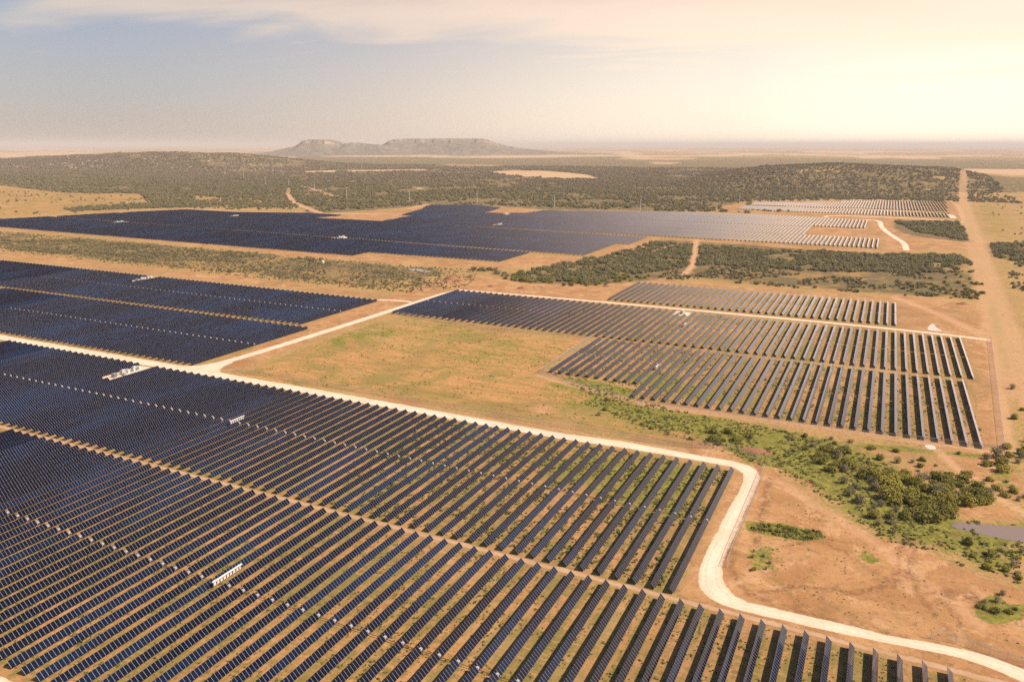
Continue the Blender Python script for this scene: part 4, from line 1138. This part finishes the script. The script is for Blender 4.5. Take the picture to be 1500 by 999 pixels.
thicket([(700, 398), (800, 402), (900, 405), (960, 404), (900, 418), (820, 420), (730, 408)], 70, 2.0, 3.2, 0.08, 'on the near edge of the dark scrub band', 17, 0.65)
groups = {}
for th in things: groups.setdefault(th[5], []).append(th)
for cl, lst in groups.items():
    lst.sort(); n_g = {True: 0, False: 0}
    for (px_, x, y, s, gr, _) in lst:
        n_g[gr] += 1
        i = random.randrange(6)
        r = empty('bush', (x, y, 0), random.uniform(0, 2 * PI)); sc_ = (s * random.uniform(0.9, 1.1), s * random.uniform(0.9, 1.1), s * random.uniform(0.85, 1.15)); r.scale = sc_
        tag(r, '%s %s bush from the left %s' % (ordn(n_g[gr]), 'grey' if gr else 'green', cl), 'bush', 'bushes ' + cl)
        link('foliage', (FOLG[i % 3] if gr else FOL[i]), r); link('stem', STEMS[i % 3], r)
print('bush things', len(things))


# ------------------------------------------------------------------ scattered scrub, weeds and rocks (too many to count)
def scatter_object(name, pts, meshes, label, cat, wid=0.2):
    """one object: points that carry instances of a few small meshes through geometry nodes"""
    P_ = np.array(pts); me = bpy.data.meshes.new(name); me.vertices.add(len(P_)); me.vertices.foreach_set('co', P_[:, :3].astype(np.float32).ravel())
    a = me.attributes.new('sc', 'FLOAT', 'POINT'); a.data.foreach_set('value', P_[:, 3].astype(np.float32))
    a = me.attributes.new('rz', 'FLOAT', 'POINT'); a.data.foreach_set('value', P_[:, 4].astype(np.float32))
    me.update(); o = link(name, me); tag(o, label, cat, kind='stuff')
    ng = bpy.data.node_groups.new(name, 'GeometryNodeTree'); ng.interface.new_socket('Geometry', in_out='INPUT', socket_type='NodeSocketGeometry'); ng.interface.new_socket('Geometry', in_out='OUTPUT', socket_type='NodeSocketGeometry')
    N = ng.nodes; Lk = ng.links; gi = N.new('NodeGroupInput'); go = N.new('NodeGroupOutput')
    gi_ = N.new('GeometryNodeGeometryToInstance')
    for k_, src in enumerate(meshes):
        so = bpy.data.objects.new('source_' + name, src)
        oi = N.new('GeometryNodeObjectInfo'); oi.inputs[0].default_value = so; Lk.new(oi.outputs['Geometry'], gi_.inputs[0])
    ip = N.new('GeometryNodeInstanceOnPoints'); Lk.new(gi.outputs[0], ip.inputs['Points']); Lk.new(gi_.outputs[0], ip.inputs['Instance']); ip.inputs['Pick Instance'].default_value = True
    at = N.new('GeometryNodeInputNamedAttribute'); at.data_type = 'FLOAT'; at.inputs['Name'].default_value = 'sc'
    ar = N.new('GeometryNodeInputNamedAttribute'); ar.data_type = 'FLOAT'; ar.inputs['Name'].default_value = 'rz'
    cmb = N.new('ShaderNodeCombineXYZ'); Lk.new(ar.outputs[0], cmb.inputs[2]); Lk.new(cmb.outputs[0], ip.inputs['Rotation']); Lk.new(at.outputs[0], ip.inputs['Scale'])
    Lk.new(ip.outputs[0], go.inputs[0])
    md = o.modifiers.new('scatter', 'NODES'); md.node_group = ng
    return o


def scatter(poly, density, smin, smax, clump, thr, seed, world=False, avoid_rows=True):
    """density per square metre before the clump test"""
    P_ = poly if world else PX(*poly); rg = np.random.default_rng(seed)
    x0, x1 = min(p[0] for p in P_), max(p[0] for p in P_); y0, y1 = min(p[1] for p in P_), max(p[1] for p in P_)
    n = int((x1 - x0) * (y1 - y0) * density); x = rg.uniform(x0, x1, n); y = rg.uniform(y0, y1, n)
    px_, py_ = project(x, y); ok = inside(x, y, P_) & (px_ > -60) & (px_ < 1560) & (py_ < 1020)
    ok &= fbm(x / clump, y / clump, seed, 4) + rg.uniform(-0.08, 0.08, n) > thr
    x, y = x[ok], y[ok]; s = rg.uniform(smin, smax, len(x)) * rg.choice([1, 1, 1, 1.5], len(x))
    z = terrain(x, y); return np.stack([x, y, z, s, rg.uniform(0, 6.28, len(x))], 1)


SCR = [
    scatter([(690, 394), (760, 398), (830, 386), (930, 366), (956, 352), (1020, 354), (1140, 364), (1290, 374), (1400, 374), (1422, 384), (1425, 400), (1200, 398), (1040, 388), (1000, 392), (940, 402), (860, 418), (760, 414)], 0.11, 1.6, 3.0, 30, 0.40, 41),
    scatter([(1000, 388), (1200, 396), (1430, 398), (1445, 440), (1300, 432), (1140, 420), (960, 408)], 0.07, 0.9, 2.3, 26, 0.50, 42),
    scatter([(1308, 324), (1400, 325), (1424, 345), (1420, 356), (1330, 345), (1308, 335)], 0.08, 1.8, 3.2, 40, 0.36, 43),
    scatter([(1450, 358), (1540, 355), (1540, 392), (1460, 378)], 0.07, 1.8, 3.0, 30, 0.42, 44),
    scatter([(1470, 395), (1500, 380), (1560, 400), (1560, 440), (1490, 430)], 0.03, 1.4, 2.4, 20, 0.45, 45),
    scatter([(0, 352), (130, 352), (260, 364), (420, 374), (520, 384), (590, 400), (640, 415), (600, 428), (400, 408), (200, 386), (0, 364)], 0.05, 0.6, 1.5, 35, 0.46, 46),
    scatter([(-60, 334), (0, 339), (200, 355), (500, 382), (700, 396), (690, 420), (600, 430), (400, 411), (200, 389), (0, 368), (-60, 360)], 0.07, 0.45, 1.1, 12, 0.40, 47),
    scatter([(0, 352), (130, 352), (260, 364), (420, 374), (520, 384), (520, 392), (300, 384), (100, 372), (0, 366)], 0.05, 1.0, 1.9, 40, 0.56, 48),
    scatter([(90, 306), (220, 298), (320, 297), (322, 303), (200, 306), (110, 310)], 0.02, 2.5, 4.0, 60, 0.35, 49), scatter([(345, 300), (430, 297), (438, 302), (350, 304)], 0.02, 2.5, 4.0, 60, 0.35, 50),
    scatter([(-60, 276), (200, 284), (425, 292), (440, 310), (280, 304), (-60, 320)], 0.0012, 1.5, 3.0, 80, 0.5, 51),
    scatter([(-80, 236), (200, 240), (440, 262), (450, 305), (425, 288), (330, 290), (250, 285), (100, 283), (0, 273), (-80, 269)], 0.006, 3.0, 5.5, 90, 0.38, 58),
    scatter([(-900, 1700), (240, 1800), (250, 3000), (-1100, 2700)], 0.013, 2.0, 3.8, 90, 0.37, 52, True),
    scatter([(-1250, 1010), (-1100, 990), (-880, 1030), (-800, 1260), (-640, 1310), (-420, 1300), (-280, 1335), (-100, 1345), (-260, 1600), (-80, 1760), (110, 1840), (-900, 2000), (-2600, 2000)], 0.010, 2.4, 4.8, 100, 0.42, 53, True),
    scatter([(-4200, 2000), (-200, 2000), (-700, 3900), (-4800, 3600)], 0.0050, 3.0, 5.6, 140, 0.40, 54, True),
    scatter([(120, 1100), (150, 900), (190, 900), (260, 1900), (240, 2300)], 0.0006, 1.5, 2.5, 40, 0.5, 55, True),
    scatter([(1380, 655), (1500, 690), (1500, 760), (1380, 720), (1300, 690)], 0.02, 0.5, 1.1, 10, 0.45, 56),
    scatter([(1060, 622), (1250, 660), (1400, 760), (1500, 800), (1500, 860), (1300, 790), (1180, 712), (1060, 660)], 0.05, 0.35, 0.9, 10, 0.42, 57),
]
S = np.concatenate(SCR)
# keep the tracks and pale fields open
okm = np.ones(len(S), bool)
for pts, w_, k_ in TRK[:17]:
    okm &= dist_line(S[:, 0], S[:, 1], PX(*pts)) > w_ * 0.5 + 2.0
for poly in [PX(*z[0]) for z in ZF] + [E_POLY, F_POLY] + [PX(*z[0]) for z in ZB[:8]]:
    okm &= ~inside(S[:, 0], S[:, 1], poly)
for p in [p for p in pole_px]:
    g_ = G(*p); okm &= np.hypot(S[:, 0] - g_[0], S[:, 1] - g_[1]) > 8
okm &= dist_line(S[:, 0], S[:, 1], PX((1000, 652), (1060, 663), (1098, 676), (1098, 705), (1070, 760), (1042, 820), (1045, 866), (1130, 897), (1290, 933), (1500, 990))) > 7.5
S = S[okm]; print('scrub points', len(S))
scatter_object('scrub', S, FOLM, 'dense low dark green mesquite scrub covering the range and hills', 'scrub')

WD = [np_mesh('weed', *leaf_cloud(26, 0.26, 3, 400 + i, 0.5), [M['weed']]) for i in range(3)]
WS = [scatter([(-42, 176), (-39, 258), (-175, 258), (-150, 176)], 0.8, 0.3, 0.75, 7, 0.47, 61, True), scatter([(-150, 176), (-160, 258), (-330, 258), (-260, 176)], 0.3, 0.22, 0.55, 6, 0.53, 62, True),
      scatter([(-200, 82), (28, 82), (28, 170), (-330, 170)], 0.9, 0.16, 0.42, 6, 0.48, 63, True), scatter([(-147, 340), (-96, 322), (44, 322), (44, 416), (-147, 416)], 0.4, 0.3, 0.65, 7, 0.48, 64, True),
      scatter([(-200, 421), (48, 421), (48, 513), (-200, 513)], 0.12, 0.3, 0.6, 8, 0.50, 65, True),
      scatter([(850, 562), (1000, 603), (1200, 640), (1330, 690), (1400, 760), (1500, 767), (1500, 860), (1400, 812), (1300, 795), (1225, 740), (1140, 690), (1040, 655), (930, 622), (850, 590)], 0.5, 0.3, 0.8, 7, 0.42, 66),
      scatter([(345, 552), (590, 458), (850, 500), (800, 548), (1000, 618), (1060, 655), (700, 600)], 0.14, 0.18, 0.5, 9, 0.50, 67),
      scatter([(1090, 690), (1230, 760), (1500, 865), (1500, 1000), (1150, 905), (1070, 800)], 0.25, 0.12, 0.32, 5, 0.55, 68), scatter([(1095, 764), (1200, 778), (1212, 788), (1180, 793), (1095, 776)], 1.6, 0.3, 0.7, 5, 0.30, 69)]
WS = np.concatenate(WS)
okm = dist_line(WS[:, 0], WS[:, 1], PX((1100, 690), (1078, 735), (1055, 785), (1040, 840), (1055, 875), (1150, 903), (1300, 938), (1500, 990))) > 7
okm &= ~inside(WS[:, 0], WS[:, 1], PX((1397, 767), (1450, 769), (1560, 775), (1560, 802), (1460, 788), (1405, 772)))
okm &= ~inside(WS[:, 0], WS[:, 1], PX((1376, 745), (1420, 740), (1470, 742), (1497, 762), (1420, 757)))
WS = WS[okm]; print('weed points', len(WS))
scatter_object('weeds', WS, WD, 'low green and brown weeds growing between the rows and along the creek', 'weeds')

# pale boulders and outcrops on the two hills
def rock_mesh(seed):
    bm = bmesh.new(); bmesh.ops.create_icosphere(bm, subdivisions=2, radius=1.0); rg = random.Random(seed)
    for v_ in bm.verts: v_.co *= 0.75 + 0.45 * rg.random(); v_.co.z *= 0.5
    me = bpy.data.meshes.new('rock'); bm.to_mesh(me); bm.free(); me.materials.append(M['stone']); return me


M['stone'] = simple('pale_stone', (0.38, 0.27, 0.20), 0.95, 0, 0.2, 0.3)
RK = np.concatenate([scatter([(-4200, 2250), (-2100, 2250), (-2300, 2950), (-4500, 2950)], 0.0011, 2.5, 6.0, 130, 0.55, 71, True), scatter([(-760, 2000), (230, 2000), (230, 2480), (-820, 2480)], 0.0010, 1.6, 3.6, 60, 0.55, 72, True)])
scatter_object('rocks', RK, [rock_mesh(i) for i in range(3)], 'pale pinkish rock outcrops strewn over the distant hills', 'rocks')

# ------------------------------------------------------------------ haze
mb = MB(); mb.box(-95000, 95000, -6000, 110000, -30, 215, None)
mb.mats = []
m = bpy.data.materials.new('haze_air'); m.use_nodes = True; t = NT(m.node_tree); t.n.clear()
out = t.node('ShaderNodeOutputMaterial'); pv = t.node('ShaderNodeVolumePrincipled')
pv.inputs['Color'].default_value = (1.0, 0.92, 0.87, 1); pv.inputs['Density'].default_value = 6.2e-5; pv.inputs['Anisotropy'].default_value = 0.0
t.l.new(pv.outputs[0], out.inputs['Volume'])
mb.mats = [m]; mb.m = [0] * len(mb.f)
tag(mb.build('haze'), kind='stuff')
